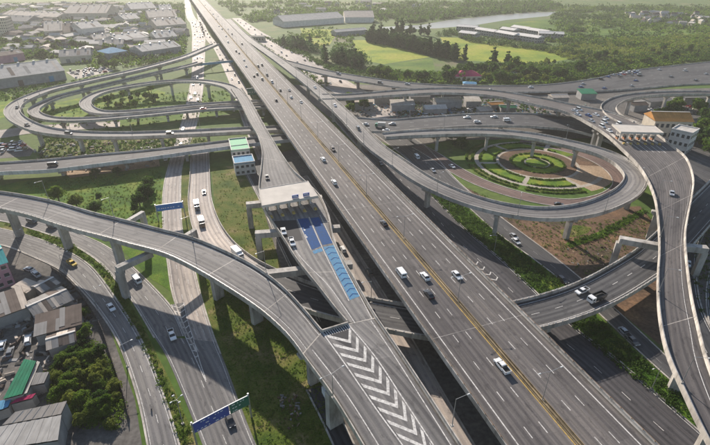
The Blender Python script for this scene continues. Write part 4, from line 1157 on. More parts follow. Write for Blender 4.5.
hl = ['leftmost front', 'second from left front', 'third from left front', 'rear left', 'rear middle', 'rear right', 'rightmost front', 'low detached', 'farthest left']
for (u1, v1, u2, v2), l in zip(hs, hl):
    bld('row_house', f'{l} white roofed row house block beyond the yellow field', (u1, v1), (u2, v2), 15, 7, 'gable', 'wall_grey', 'wall_white', 'house', 'white row houses beyond the field', win=(2, 8))
bld('house', 'crimson roofed house among dark trees', (456, 82), (481, 81.5), 17, 5, 'hip', 'wall_cream', 'roof_red', 'house', rise=4, win=(1, 5))
bld('house', 'small pale blue roofed hut before the crimson roof', (463, 87), (476, 87.5), 8, 3, 'hip', 'wall_white', 'roof_blue', 'house')
bld('house', 'tiny white roofed hut right of the crimson roof', (514, 76.5), (523, 76), 6, 3, 'gable', 'wall_white', 'roof_white', 'house')
bld('hall', 'orange roofed hall behind the far toll plaza', (650, 139), (687, 140), 16, 12, 'gable', 'wall_cream', 'roof_orange', 'building', rise=4, win=(2, 7))
bld('annex', 'white annex on the right of the far toll plaza', (664, 152), (684, 157), 12, 14, 'flat', 'wall_white', 'roof_white', 'building', win=(3, 4))
bld('toll_office', 'toll office with green flat roof beside the near ramp', (233, 163), (251, 161), 20, 7.0, 'flat', 'wall_white', 'green_deck', 'building', win=(2, 4))
bld('toll_office', 'lower pale blue block in front of the green roofed office', (236, 176), (256, 173.5), 11, 6.5, 'flat', 'wall_white', 'roof_blue', 'building', win=(2, 4))
for i, (u, v, w_, d_, h_, c_, l_) in enumerate([(436, 116, 16, 10, 5, 'roof_white', 'white roofed workshop under the high arc, left'), (449, 110, 20, 12, 6, 'roof_white', 'long white roofed workshop under the high arc'), (473, 108, 12, 9, 5, 'roof_white', 'small white shed under the high arc'), (403, 112, 18, 10, 5, 'roof_white', 'pale shed left of the workshops'), (364, 110, 14, 14, 6, 'roof_beige', 'beige shed near the flyover fork'), (384, 104, 16, 10, 6, 'roof_beige', 'flat beige shed behind the flyover fork'), (508, 113, 12, 8, 4, 'roof_green', 'green roofed stall under the arc'), (497, 110, 10, 8, 4, 'roof_orange', 'orange roofed stall under the arc'), (486, 116, 10, 7, 3.5, 'roof_beige', 'beige market stall under the arc'), (700, 105, 34, 14, 6, 'roof_white', 'long white shed at the right edge behind the hall'), (660, 108, 20, 12, 5, 'roof_grey', 'grey shed inside the curling ramp'), (640, 112, 12, 10, 5, 'roof_brown', 'brown shed inside the curling ramp'), (420, 103, 16, 8, 5, 'roof_grey', 'grey shed behind the white workshops'), (560, 104, 14, 10, 5, 'roof_beige', 'beige shed left of the curling ramp'), (588, 100, 14, 10, 5, 'roof_green', 'green shed left of the curling ramp')]):
    pw = P(u, v, 0); k = FPX / np.linalg.norm(pw - np.array([0, 0, CAM_H]))
    bld('shed', l_, (u - w_ * k / 2, v), (u + w_ * k / 2, v + rnd.uniform(-1, 1)), d_, h_, rnd.choice(['gable', 'shed', 'gable']), 'wall_grey', c_, 'shed')
# lower left settlement
bld('pink_house', 'pink painted house with teal roof at the left edge', (-30, 300), (16, 284), 15, 9.5, 'gable', 'wall_pink', 'roof_teal', 'house', rise=2.2, win=(3, 5))
bld('shed', 'dark roofed shack below the pink house', (0, 330), (32, 318), 12, 4.5, 'shed', 'wall_grey', 'roof_brown', 'shed', rise=1, panels=1)
bld('shed', 'grey tin roofed shack beside the outer road', (40, 326), (76, 309), 10, 4, 'gable', 'wall_grey', 'roof_grey', 'shed', panels=1)
bld('shed', 'long brown tin roof by the tree clump', (40, 346), (84, 334), 9, 4, 'shed', 'wall_grey', 'roof_brown', 'shed', rise=1, panels=1)
bld('shed', 'rusty lean-to between shacks and tree clump', (52, 358), (78, 350), 7, 3.5, 'gable', 'wall_grey', 'roof_brown', 'shed', panels=1)
bld('shed', 'small grey hut beside the outer road barrier', (46, 300), (62, 291), 7, 3.5, 'gable', 'wall_grey', 'roof_grey', 'shed', panels=1)
bld('shed', 'small beige hut with tin roof between shacks and lane', (30, 300), (42, 292), 6, 3.2, 'shed', 'wall_cream', 'roof_beige', 'shed', rise=.8, panels=1)
def panel_roof(name, label, pts, z0, z1, n, mat, wall, h_wall, cat='shed'):
    """big roof made of separate sheets; pts: eave A, eave B (z0), ridge B, ridge A (z1) as picks"""
    a, b, c, d = P(*pts[0], z0), P(*pts[1], z0), P(*pts[2], z1), P(*pts[3], z1)
    base = (a + b + c + d) / 4; base[2] = 0
    root = empty(name, base); tag(root, label, cat)
    for i in range(n):
        f0, f1 = (i + .01) / n, (i + .985) / n
        up = np.array([0, 0, .05 if i % 2 else .0])
        q = [a + (b - a) * f0, a + (b - a) * f1, d + (c - d) * f1, d + (c - d) * f0]
        q = [p - base + up for p in q]; th = np.array([0, 0, .06])
        obj('roof_sheet', [*q, *[p - th for p in q]], [(0, 1, 2, 3), (7, 6, 5, 4), (0, 4, 5, 1), (1, 5, 6, 2), (2, 6, 7, 3), (3, 7, 4, 0)], mat, root)
    top = [(p - base) * .97 - np.array([0, 0, .35]) for p in (a, b, c, d)]
    bot = [np.array([p[0], p[1], -.2]) for p in top]
    obj('wall', top + bot, [(7, 6, 5, 4), (0, 4, 5, 1), (1, 5, 6, 2), (2, 6, 7, 3), (3, 7, 4, 0)], wall, root)
    return root
panel_roof('shed', 'large pale tin roofed shed in the bottom left corner, upper slope', [(2, 425), (61, 414), (67, 401), (15, 412)], 6.4, 7.2, 12, 'roof_beige', 'wall_grey', 5)
panel_roof('shed', 'grey lower slope of the bottom left tin roof', [(-22, 452), (58, 440), (61.5, 415), (0, 426.5)], 5.4, 6.3, 14, 'roof_white', 'wall_grey', 5)
panel_roof('shed', 'long ribbed green roof among the lower left shacks', [(3, 399), (22, 394), (36, 361), (24, 359)], 4.6, 5.2, 9, 'roof_green', 'wall_grey', 4)
panel_roof('shed', 'weathered grey plank roof beside the green roof', [(28, 386), (44, 383), (49, 372), (33, 373)], 3.8, 4.0, 7, 'roof_grey', 'wall_grey', 3)
panel_roof('shed', 'small red tin roof below the green roof', [(10, 404), (32, 398), (36, 393), (16, 399)], 3.4, 3.6, 5, 'roof_red', 'wall_grey', 3)
panel_roof('shed', 'small blue tarpaulin roof at the left edge', [(-6, 412), (8, 407), (12, 398), (-4, 402)], 3.4, 3.6, 4, 'roof_blue', 'wall_grey', 3)
panel_roof('shed', 'narrow white roof strip beside the green roof', [(24, 394), (27, 393), (40, 362), (37, 361)], 4.0, 4.2, 8, 'roof_white', 'wall_grey', 3)

# many small distant roofs, all alike in the haze
far_zones = [([(0, 6), (120, 4), (180, 10), (180, 24), (60, 30), (0, 30)], 125), ([(20, 30), (140, 26), (186, 34), (150, 52), (60, 56), (0, 54)], 105), ([(625, 14), (712, 16), (712, 27), (636, 25)], 40), ([(250, 4), (420, 2), (420, 12), (270, 16)], 16)]
proto_far = []
for k, (wl, rm) in enumerate((('wall_cream', 'roof_white'), ('wall_grey', 'roof_beige'), ('wall_cream', 'roof_grey'), ('wall_grey', 'roof_brown'))):
    w, d, h = 16, 10, 5
    mw = MB().box(-w / 2, w / 2, -d / 2, d / 2, -.2, h).mesh('wall', [wl])
    mr = MB().add([(-w / 2 - .4, -d / 2 - .4, h), (w / 2 + .4, -d / 2 - .4, h), (w / 2 + .4, d / 2 + .4, h), (-w / 2 - .4, d / 2 + .4, h), (-w / 2, 0, h + 2), (w / 2, 0, h + 2)], [(0, 1, 5, 4), (3, 4, 5, 2), (0, 4, 3), (1, 2, 5), (0, 3, 2, 1)]).mesh('roof', [rm])
    proto_far.append((mw, mr))
for zi, (zone, n) in enumerate(far_zones):
    lab = ['small hazy roof of the far left town', 'small house among trees between the left warehouses', 'small pale house of the hamlet at the upper right', 'small hazy roof near the top of the view'][zi]
    for x, y in scatter(zone, n, 50 + zi, 12):
        k = rnd.randrange(4); s_ = rnd.uniform(.6, 1.6) * (.6 if zi == 2 else 1)
        e = put('small_house', None, None, (x, y, 0), rnd.uniform(-.5, .5) + (1.57 if rnd.random() < .3 else 0)); e.scale = (s_, s_, rnd.uniform(.8, 1.4))
        tag(e, lab, 'house', lab + 's')
        put('wall', proto_far[k][0], e); put('roof', proto_far[k][1], e, loc=(0, 0, .02))

# clutter of the lower left yards: crates, tarpaulins, planks, drums, lying about in heaps
def clutter(label, px, n, seed, mats, k=1.0):
    r = random.Random(seed); mb = MB()
    for x, y in scatter(px, n, seed):
        a = r.uniform(0, 3.14); w, l, h = k * r.uniform(.2, 1.2), k * r.uniform(.3, 2.4) ** 1.2, k * r.uniform(.1, 1.2)
        c, s_ = math.cos(a), math.sin(a); tilt = r.uniform(-.2, .2)
        pts = [(-w / 2, -l / 2), (w / 2, -l / 2), (w / 2, l / 2), (-w / 2, l / 2)]
        v = [(x + p * c - q * s_, y + p * s_ + q * c, 0) for p, q in pts] + [(x + p * c * .92 - q * s_ * .92, y + p * s_ * .92 + q * c * .92, h + tilt * p) for p, q in pts]
        mb.add(v, [(4, 5, 6, 7), (0, 1, 5, 4), (1, 2, 6, 5), (2, 3, 7, 6), (3, 0, 4, 7)], r.randrange(len(mats)))
    o = mb.put('clutter', mats); tag(o, label, 'clutter', None, 'stuff')
clutter('heaps of crates, planks and scrap among the lower left shacks', [(-4, 300), (40, 285), (66, 282), (100, 325), (84, 352), (50, 372), (40, 400), (-6, 420), (-6, 340)], 300, 61, ['roof_brown', 'roof_grey', 'wall_grey', 'roof_brown', 'roof_beige', 'tyre'])
clutter('rubble and site debris on the bare soil by the crossing bridge', [(560, 245), (610, 238), (618, 262), (600, 282), (570, 262)], 45, 62, ['pale_soil', 'soil', 'soil', 'concrete_dark'], .5)
clutter('goods and scrap in the yards under the high arc', [(345, 104), (470, 104), (590, 104), (590, 114), (480, 118), (400, 118), (356, 116)], 520, 63, ['roof_grey', 'wall_grey', 'roof_white', 'roof_beige', 'wood_orange', 'roof_blue', 'roof_brown', 'wall_green'])
clutter('goods lying in the dusty lots below the left slip road', [(40, 142), (160, 142), (160, 168), (70, 178), (30, 160)], 240, 64, ['roof_grey', 'wall_grey', 'roof_white', 'roof_brown', 'pale_soil'])
clutter('rocks and spoil on the grass below the flyover', [(278, 395), (296, 395), (304, 425), (288, 430)], 60, 65, ['pale_soil', 'concrete_dark', 'soil'], .5)
clutter('yard goods inside the curling ramp', [(632, 102), (706, 100), (706, 114), (640, 116)], 220, 66, ['roof_grey', 'wall_grey', 'roof_white', 'roof_brown', 'tyre'])
# fence along the outer lower left road: posts and boards
def fence(label, px, h, mat):
    q = spline([P(u, v) for u, v in px], 2.4)
    root = empty('fence', q[0]); tag(root, label, 'fence')
    for i in range(len(q) - 1):
        a, b = q[i] - q[0], q[i + 1] - q[0]
        mb = MB(); mb.beam(a + np.array([0, 0, h]), a * .04 + b * .96 + np.array([0, 0, h]), .08, h); mb.put('fence_panel', [mat], root)
        mb = MB(); mb.box(a[0] - .07, a[0] + .07, a[1] - .07, a[1] + .07, -.1, h + .15); mb.put('fence_post', ['concrete_dark'], root)
fence('weathered grey panel fence along the outer lower left road', [(52, 270), (70, 284), (88, 306), (102, 330), (112, 360), (124, 396), (130, 420)], 1.8, 'roof_brown')
# ------------------------------------------------------------------ vehicles
VM = {}
def wheel_mesh(r=.33, w=.24):
    k = ('w', r)
    if k not in VM:
        mb = MB(); mb.tube((-w / 2, 0, 0), (w / 2, 0, 0), r, r, 12, 0); mb.tube((-w / 2 - .01, 0, 0), (w / 2 + .01, 0, 0), r * .55, r * .55, 8, 1)
        VM[k] = mb.mesh('wheel', ['tyre', 'metal_grey'])
    return VM[k]
def frustum(mb, x0, y0, y1, z0, x1, y2, y3, z1, m=0):
    v = [(-x0, y0, z0), (x0, y0, z0), (x0, y1, z0), (-x0, y1, z0), (-x1, y2, z1), (x1, y2, z1), (x1, y3, z1), (-x1, y3, z1)]
    return mb.add(v, [(3, 2, 1, 0), (4, 5, 6, 7), (0, 1, 5, 4), (1, 2, 6, 5), (2, 3, 7, 6), (3, 0, 4, 7)], m)
def vparts(kind, color):
    """list of (name, mesh, loc); y forward"""
    k = (kind, color)
    if k in VM: return VM[k]
    pm = 'paint_' + color; out = []
    def add(n, mb, mats, loc=(0, 0, 0)): out.append((n, mb.mesh(n, mats), loc))
    def wheels(ys, x=.8, r=.33):
        for y in ys:
            for s in (-1, 1): out.append(('wheel', wheel_mesh(r), (s * x, y, r)))
    def lights(yf, yr, x, z):
        for s in (-1, 1):
            add('headlight', MB().box(s * x - .2, s * x + .2, yf - .08, yf + .03, z, z + .16), ['headlight'])
            add('taillight', MB().box(s * x - .14, s * x + .14, yr - .03, yr + .08, z + .1, z + .32), ['taillight'])
    if kind in ('sedan', 'suv'):
        u = 0 if kind == 'sedan' else .18
        mb = MB()
        mb.prism_x([(-2.25, .32), (2.2, .32), (2.3, .6), (2.12, .76 + u), (.95, .93 + u), (-1.7, .98 + u), (-2.22, .94 + u)], -.88, .88)
        rb, rf = (-1.25, .3) if kind == 'sedan' else (-2.0, .2)
        frustum(mb, .66, rb, rf, 1.40 + u, .60, rb + .1, rf - .1, 1.47 + u)
        for y in (rb + .02, (rb + rf) / 2, rf - .02):        # pillars
            mb.box(-.70, .70, y - .05, y + .05, .95 + u, 1.42 + u)
        add('body', mb, [pm])
        g = MB(); frustum(g, .80, -1.85 if kind == 'sedan' else -2.12, 1.05, .94 + u, .655, rb, rf, 1.42 + u); add('windows', g, ['car_glass'])
        wheels((-1.38, 1.42)); lights(2.26, -2.25, .62, .58 + u)
    elif kind == 'pickup':
        mb = MB()
        mb.prism_x([(-2.6, .45), (2.45, .45), (2.55, .75), (2.4, .98), (1.3, 1.08), (-2.6, 1.05)], -.9, .9)
        frustum(mb, .68, -.75, .65, 1.62, .63, -.65, .55, 1.69)
        for y in (-.75, .0, .62): mb.box(-.74, .74, y - .05, y + .05, 1.06, 1.63)
        for s in (-1, 1): mb.box(s * .86 - .05, s * .86 + .05, -2.6, -1.0, 1.04, 1.3)
        mb.box(-.9, .9, -2.64, -2.56, 1.0, 1.3)
        add('body', mb, [pm])
        g = MB(); frustum(g, .83, -1.0, 1.35, 1.06, .675, -.75, .65, 1.63); add('windows', g, ['car_glass'])
        add('cargo_bed', MB().box(-.8, .8, -2.55, -1.05, 1.052, 1.09), ['tyre'])
        wheels((-1.6, 1.55), .82, .38); lights(2.5, -2.62, .66, .78)
    elif kind == 'van':
        mb = MB()
        mb.prism_x([(-2.5, .4), (2.4, .4), (2.5, .8), (2.3, 1.15), (1.55, 1.95), (1.3, 2.05), (-2.4, 2.1), (-2.5, 1.9)], -.92, .92)
        add('body', mb, [pm])
        g = MB()
        for s in (-1, 1): g.box(s * .935 - .012, s * .935 + .012, -2.2, 1.45, 1.25, 1.78)
        g.add([(-.78, 2.245, 1.26), (.78, 2.245, 1.26), (.7, 1.655, 1.88), (-.7, 1.655, 1.88)], [(0, 1, 2, 3)])
        g.box(-.7, .7, -2.53, -2.49, 1.25, 1.75)
        add('windows', g, ['car_glass'])
        wheels((-1.5, 1.5), .84, .34); lights(2.45, -2.5, .66, .7)
    elif kind in ('box_truck', 'dump_truck'):
        mb = MB()
        mb.prism_x([(1.5, .6), (3.2, .6), (3.25, 1.3), (3.05, 2.2), (2.8, 2.45), (1.5, 2.45)], -1.05, 1.05)
        add('cab', mb, [pm])
        g = MB(); g.add([(-.9, 3.19, 1.55), (.9, 3.19, 1.55), (.85, 3.09, 2.15), (-.85, 3.09, 2.15)], [(0, 1, 2, 3)])
        for s in (-1, 1): g.box(s * 1.06 - .01, s * 1.06 + .01, 2.0, 2.9, 1.45, 2.05)
        add('windows', g, ['car_glass'])
        add('chassis', MB().box(-.5, .5, -3.4, 2.8, .55, .85), ['tyre'])
        if kind == 'box_truck':
            add('cargo_box', MB().box(-1.15, 1.15, -3.5, 1.35, .9, 3.1), ['sign_white' if color == 'white' else 'metal_grey'])
        else:
            d = MB(); d.box(-1.15, 1.15, -3.6, 1.35, .95, 1.15)
            for s in (-1, 1): d.box(s * 1.1 - .06, s * 1.1 + .06, -3.6, 1.35, 1.15, 2.3)
            d.box(-1.04, 1.04, 1.2, 1.35, 1.15, 2.5); d.box(-1.04, 1.04, -3.6, -3.48, 1.15, 2.2)
            add('cargo_box', d, ['paint_black'])
            l = MB(); l.add([(-1.03, -3.45, 1.7), (1.03, -3.45, 1.7), (1.03, 1.15, 1.7), (-1.03, 1.15, 1.7), (0, -2.2, 2.2), (0, .2, 2.3)], [(0, 1, 4), (1, 2, 5, 4), (2, 3, 5), (3, 0, 4, 5)]); add('load', l, ['tyre'])
        wheels((-2.6, -1.6, 2.3), .95, .48); lights(3.24, -3.55, .8, .75)
    elif kind == 'motorbike':
        mb = MB(); mb.box(-.12, .12, -.7, .6, .45, .75); mb.box(-.35, .35, .55, .62, .95, 1.0); mb.box(-.14, .14, -.8, .1, .75, .86)
        add('frame', mb, ['paint_' + color])
        for y in (-.65, .65): out.append(('wheel', wheel_mesh(.3, .12), (0, y, .3)))
    VM[k] = out
    return out
def far_mesh(color, kind):
    k = ('far', color, kind)
    if k not in VM:
        mb = MB(); t = 0 if kind == 'sedan' else .5
        mb.prism_x([(-2.25, .2), (2.2, .2), (2.3, .6), (2.1, .8), (.95, .93), (-1.7, .98), (-2.25, .94)], -.88, .88, 0)
        frustum(mb, .82, -1.9 - t * .5, 1.05, .94, .68, -1.3 - t * 1.4, .3 + t, 1.4 + t, 1)
        frustum(mb, .68, -1.3 - t * 1.4, .3 + t, 1.402 + t, .62, -1.2 - t * 1.4, .2 + t, 1.48 + t, 0)
        VM[k] = mb.mesh('car_body', ['paint_' + color, 'car_glass'])
    return VM[k]
CATN = dict(sedan='car', suv='car', pickup='pickup', van='van', box_truck='truck', dump_truck='truck', motorbike='motorbike')
NAMES = dict(sedan='car', suv='car', pickup='pickup_truck', van='van', box_truck='box_truck', dump_truck='dump_truck', motorbike='motorbike')
def place(kind, color, loc, rz, label, group=None, small=False):
    if small:
        o = put('distant_car', far_mesh(color, kind), None, loc, rz)
        return tag(o, label, 'car', group)
    root = empty(NAMES[kind], loc, rz)
    tag(root, label, CATN[kind], group)
    for n, me, l in vparts(kind, color): put(n, me, root, l)
    return root
def veh(kind, color, u, v, key, fwd, label, group=None, small=False):
    """fwd +1: drives in the road's own direction"""
    r = ROADS[key]
    a, p = r.nearest(u, v)
    z = r.at(a)[2]
    p = P(u, v, z + .7)
    i = r.idx(a); j = int(np.argmin(((r.C[:, :2] - p[:2]) ** 2).sum(1)))
    t = r.tangent(r.s[j]) * fwd
    return place(kind, color, (p[0], p[1], r.C[j, 2] + .02), math.atan2(t[1], t[0]) - math.pi / 2, label, group, small)
GV = 'vehicles on the elevated highway'
for a in [
 ('van', 'white', 401, 273, 'main', -1, 'white high roof van on the highway left of the median'),
 ('sedan', 'white', 425, 276, 'main', -1, 'white car close to the median, next to the white van'),
 ('sedan', 'black', 429, 294, 'main', -1, 'black car just behind the white van on the highway'),
 ('sedan', 'white', 457, 275, 'main', 1, 'white car right of the median on the highway'),
 ('pickup', 'white', 502, 366, 'main', -1, 'white pickup nearest the camera on the highway'),
 ('sedan', 'black', 384, 223, 'main', -1, 'black car beside the yellow median in mid highway'),
 ('suv', 'white', 334, 182, 'main', -1, 'white car next to the near toll canopy level'),
 ('suv', 'bronze', 333, 149, 'main', 1, 'dark bronze car right of the median farther up'),
 ('suv', 'white', 323, 159, 'main', -1, 'white car left of the median farther up'),
 ('sedan', 'silver', 301, 102, 'main', 1, 'silver car far up the highway right of the median'),
 ('sedan', 'white', 291, 97, 'main', -1, 'white car far up the highway left of the median')]:
    veh(*a, group=GV)
for u, v, c, f in [(280, 90, 'black', -1), (289, 90, 'grey', 1), (276, 100, 'black', -1), (236, 51, 'black', -1), (242, 44, 'black', 1), (239, 53, 'grey', -1), (258, 66, 'black', -1), (262, 65, 'black', 1), (254, 76, 'black', -1), (257, 74, 'black', -1), (262, 79, 'grey', -1), (267, 75, 'black', 1), (228, 42, 'white', -1), (226, 36, 'white', -1), (232, 34, 'grey', 1), (222, 29, 'white', -1), (219, 26, 'white', -1), (216, 19, 'white', -1), (228, 29, 'white', 1), (244, 60, 'white', -1), (213, 14, 'white', -1), (218, 16, 'white', 1), (210, 10, 'grey', 1), (205, 5, 'white', -1), (246, 66, 'white', -1), (272, 82, 'white', 1)]:
    veh(rnd.choice(['sedan', 'van']), c, u, v, 'main', f, f'tiny {c} car on the far stretch of the elevated highway', f'tiny {c} cars far up the highway', True)
for a in [
 ('sedan', 'grey', 204, 192, 'cross', 1, 'dark grey car first on the sunlit slip road'),
 ('box_truck', 'grey', 197, 207, 'cross', 1, 'grey truck in the middle of the sunlit slip road'),
 ('box_truck', 'bronze', 202, 224, 'cross', 1, 'brown truck third on the sunlit slip road'),
 ('box_truck', 'white', 238, 255, 'cross', 1, 'white truck at the bend beside the curved flyover'),
 ('pickup', 'white', 582, 291, 'cross', -1, 'white pickup ahead of the dark loaded truck'),
 ('dump_truck', 'white', 596, 299, 'cross', -1, 'white cab truck with dark load on the crossing bridge'),
 ('sedan', 'white', 283.5, 231, 'toll', 1, 'white car leaving the near toll gates'),
 ('pickup', 'white', 292, 242, 'toll', 1, 'white pickup just below the near toll gates'),
 ('sedan', 'black', 267, 177, 'toll', 1, 'black car waiting left of the near toll canopy'),
 ('suv', 'white', 343, 249, 'strip', -1, 'white roofed car on the lane between ramp and highway'),
 ('suv', 'grey', 369, 272, 'strip', -1, 'grey car in the lane beside the highway edge'),
 ('sedan', 'white', 516, 241, 'outerfrontage', 1, 'white car on the outer frontage road'),
 ('sedan', 'silver', 514, 236, 'outerfrontage', 1, 'silver car beside the white one on the outer frontage'),
 ('suv', 'black', 563, 280, 'outerfrontage', 1, 'black car about to pass below the crossing bridge'),
 ('van', 'white', 417, 157, 'outerfrontage', 1, 'white van on the outer frontage beneath the loop'),
 ('sedan', 'silver', 433, 170, 'outerfrontage', 1, 'silver car on the outer frontage beneath the flyover'),
 ('sedan', 'white', 452, 166, 'gardenroad', 1, 'white car on the lane beside the garden'),
 ('sedan', 'black', 559, 204, 'gardenroad', 1, 'black car on the red lane below the garden'),
 ('pickup', 'grey', 632, 340, 'outerfrontage', 1, 'grey pickup on the frontage road below the crossing bridge'),
 ('sedan', 'silver', 625, 332, 'outerfrontage', 1, 'silver car ahead of the grey pickup below the bridge'),
 ('sedan', 'silver', 672, 193, 'arc', 1, 'silver blue car below the far toll plaza'),
 ('pickup', 'yellow', 72, 263, 'leftouter', 1, 'yellow topped truck on the outer lower left road'),
 ('sedan', 'white', 111, 307, 'leftouter', 1, 'white car in the flyover shade on the outer left road'),
 ('motorbike', 'black', 151, 407, 'leftouter', -1, 'black motorbike on the outer lower left road'),
 ('van', 'white', 137, 280, 'leftinner', 1, 'white van on the inner lower left road'),
 ('pickup', 'white', 172, 335, 'leftinner', 1, 'white pickup beside the chevron gore on the left'),
 ('van', 'grey', 32, 221, 'leftinner', 1, 'grey van half hidden behind the curved flyover'),
 ('van', 'grey', 52, 226, 'leftinner', 1, 'second grey van behind the curved flyover'),
 ('sedan', 'black', 230, 420, 'mergeleft', 1, 'black car under the blue and green road signs'),
 ('box_truck', 'white', 331, 401, 'lowerlane', 1, 'white truck on the lane below the merged ramp'),
 ('box_truck', 'green', 380, 126, 'broad', -1, 'green truck where the broad road meets the flyover'),
 ('sedan', 'white', 386, 130, 'broad', -1, 'white car beside the green truck at the merge'),
 ('sedan', 'silver', 392, 123.5, 'broad', -1, 'silver car behind the green truck at the merge'),
 ('sedan', 'white', 365, 124, 'broad', -1, 'white car leading onto the flyover at the merge'),
 ('sedan', 'white', 467, 117, 'broad', -1, 'white car on the upper lane of the broad road'),
 ('suv', 'white', 477, 121.5, 'broad', 1, 'white car in the middle of the broad road'),
 ('van', 'white', 507, 120, 'broad', 1, 'white van with dark roof on the broad road'),
 ('sedan', 'white', 494, 116.5, 'broad', -1, 'small white car at the rear of the broad road'),
 ('sedan', 'grey', 540, 114.5, 'broad', -1, 'grey car farthest right on the broad road'),
 ('sedan', 'black', 27, 124.5, 'bigloop', 1, 'dark car at the bottom of the big left bend'),
 ('sedan', 'black', 17, 107, 'bigloop', 1, 'dark car at the tip of the big left bend'),
 ('sedan', 'black', 26, 100, 'bigloop', 1, 'dark car entering the big left bend'),
 ('van', 'black', 53, 164.5, 'slip', 1, 'black van on the low slip road at the left'),
 ('van', 'white', 166, 158.5, 'straight', -1, 'white van on the straight road under the slip road')]:
    veh(*a)
# queue waiting at the far toll plaza
q0, q1 = N.nearest(574, 110)[0], N.nearest(612, 127)[0]
k = 0
for lane in (.4, .6, .82):
    a = q0 + rnd.uniform(0, 6)
    while a < q1:
        p, t = N.at(a, lane), N.tangent(a)
        place('sedan' if k % 3 else 'van', ['white', 'white', 'silver', 'white', 'white', 'blue'][k % 6], (p[0], p[1], p[2] + .02), math.atan2(t[1], t[0]) - math.pi / 2, 'pale car in the queue before the far toll plaza', 'queue at the far toll plaza', True)
        a += rnd.uniform(8, 15); k += 1
def traffic(key, a0, a1, lanes, gapr, label, cols=('white', 'white', 'silver', 'grey', 'black'), fwd=1):
    r = ROADS[key]
    for t_ in lanes:
        a = a0 + rnd.uniform(0, gapr[1])
        while a < a1:
            p, t = r.at(a, t_), r.tangent(a) * fwd
            place(rnd.choice(['sedan', 'van', 'sedan']), rnd.choice(cols), (p[0], p[1], p[2] + .03), math.atan2(t[1], t[0]) - math.pi / 2, label, label + ' (alike)', True)
            a += rnd.uniform(*gapr)
gs = lambda key, u, v: ROADS[key].nearest(u, v)[0]
traffic('straight', gs('straight', 197, 20), gs('straight', 198, 60), (.2, .4, .6, .8), (24, 70), 'tiny car in the far jam on the straight pale road')
traffic('straight', gs('straight', 198, 64), gs('straight', 176, 150), (.25, .5, .75), (40, 90), 'small car on the straight road between the loops')
traffic('nearleft', 20, gs('nearleft', 240, 90), (.3, .7), (30, 70), 'tiny vehicle on the pale lane beside the far highway')
traffic('farfront', 40, gs('farfront', 350, 88), (.3, .7), (22, 60), 'tiny car on the pale frontage right of the far highway')
traffic('far', gs('far', 310, 70), gs('far', 540, 88), (.3, .7), (50, 110), 'small car on the far elevated road')
traffic('far', gs('far', 560, 86), gs('far', 720, 72), (.15, .35, .6, .85), (28, 90), 'small vehicle on the wide junction at the upper right', ('grey', 'black', 'blue', 'white', 'silver'))
traffic('frontage', 25, gs('frontage', 390, 165), (.3, .7), (16, 34), 'car between the highway and the flyover, upper middle', ('white', 'silver', 'grey', 'black'))
traffic('bigloop', gs('bigloop', 60, 133), gs('bigloop', 240, 131), (.6,), (40, 80), 'small car on the lower arm of the big left loop')
traffic('midloop', gs('midloop', 90, 119), gs('midloop', 236, 107), (.5,), (40, 80), 'small car on the inner road of the left loop', ('white', 'red', 'silver'))
traffic('loop', gs('loop', 300, 78), gs('loop', 372, 144), (.5,), (45, 90), 'small car on the long flyover beside the highway', ('white', 'grey'))
traffic('rightdark', gs('rightdark', 714, 205), gs('rightdark', 712, 330), (.3, .7), (25, 50), 'car in the shade right of the far ramp', ('silver', 'white', 'blue'))
for i, (u, v, c, k, az) in enumerate([(28, 340, 'white', 'suv', .5), (2, 345, 'white', 'sedan', .4), (29, 269, 'white', 'sedan', 1.2), (36, 274, 'white', 'pickup', .9), (27, 284, 'silver', 'sedan', .7), (56, 292, 'grey', 'pickup', 2.6), (22, 308, 'grey', 'van', .3), (44, 282, 'blue', 'sedan', .8), (10, 352, 'grey', 'sedan', .4), (96, 352, 'black', 'suv', 2.9)]):
    p = P(u, v, .7)
    place(k, c, (p[0], p[1], .05), az, ['white car on the dirt lane by the green roof', 'white car at the left edge of the dirt lane', 'white car parked by the pink house', 'white pickup parked beyond the pink house', 'silver car parked right of the pink house', 'grey pickup by the outer road fence', 'grey van among the dark shacks', 'blue car parked near the pink house', 'grey car low on the dirt lane', 'black car beside the tree clump'][i])
for zone, n, lab, sd in [([(70, 71), (104, 67), (108, 72), (76, 78)], 26, 'tiny car parked in the pale lot by the big warehouse', 3), ([(0, 146), (22, 142), (30, 150), (0, 154)], 14, 'car parked in the lot left of the loop pier', 4), ([(410, 113), (470, 108), (476, 116), (420, 119)], 16, 'car parked by the white workshops', 5), ([(605, 76), (640, 72), (640, 76), (606, 80)], 14, 'bus or car lined up on the junction edge', 6), ([(640, 104), (700, 100), (700, 112), (650, 114)], 12, 'car parked behind the orange hall', 8)]:
    for x, y in scatter(zone, n, sd, 3.4):
        place(rnd.choice(['sedan', 'van']), rnd.choice(['white', 'white', 'silver', 'grey', 'blue', 'red']), (x, y, .12 if sd != 6 else 1.3), rnd.choice([.3, 1.87]), lab, lab + ' (row)', True)
patch('pale_yard', 'car park left of the loop pier', [(-20, 147), (22, 140), (34, 150), (30, 156), (-20, 160)], 'yard', .035, cat='car park')
patch('pale_yard', 'pale car park beside the big left warehouse', [(66, 72), (104, 66), (114, 71), (76, 79)], 'pale_yard', .03, cat='car park')

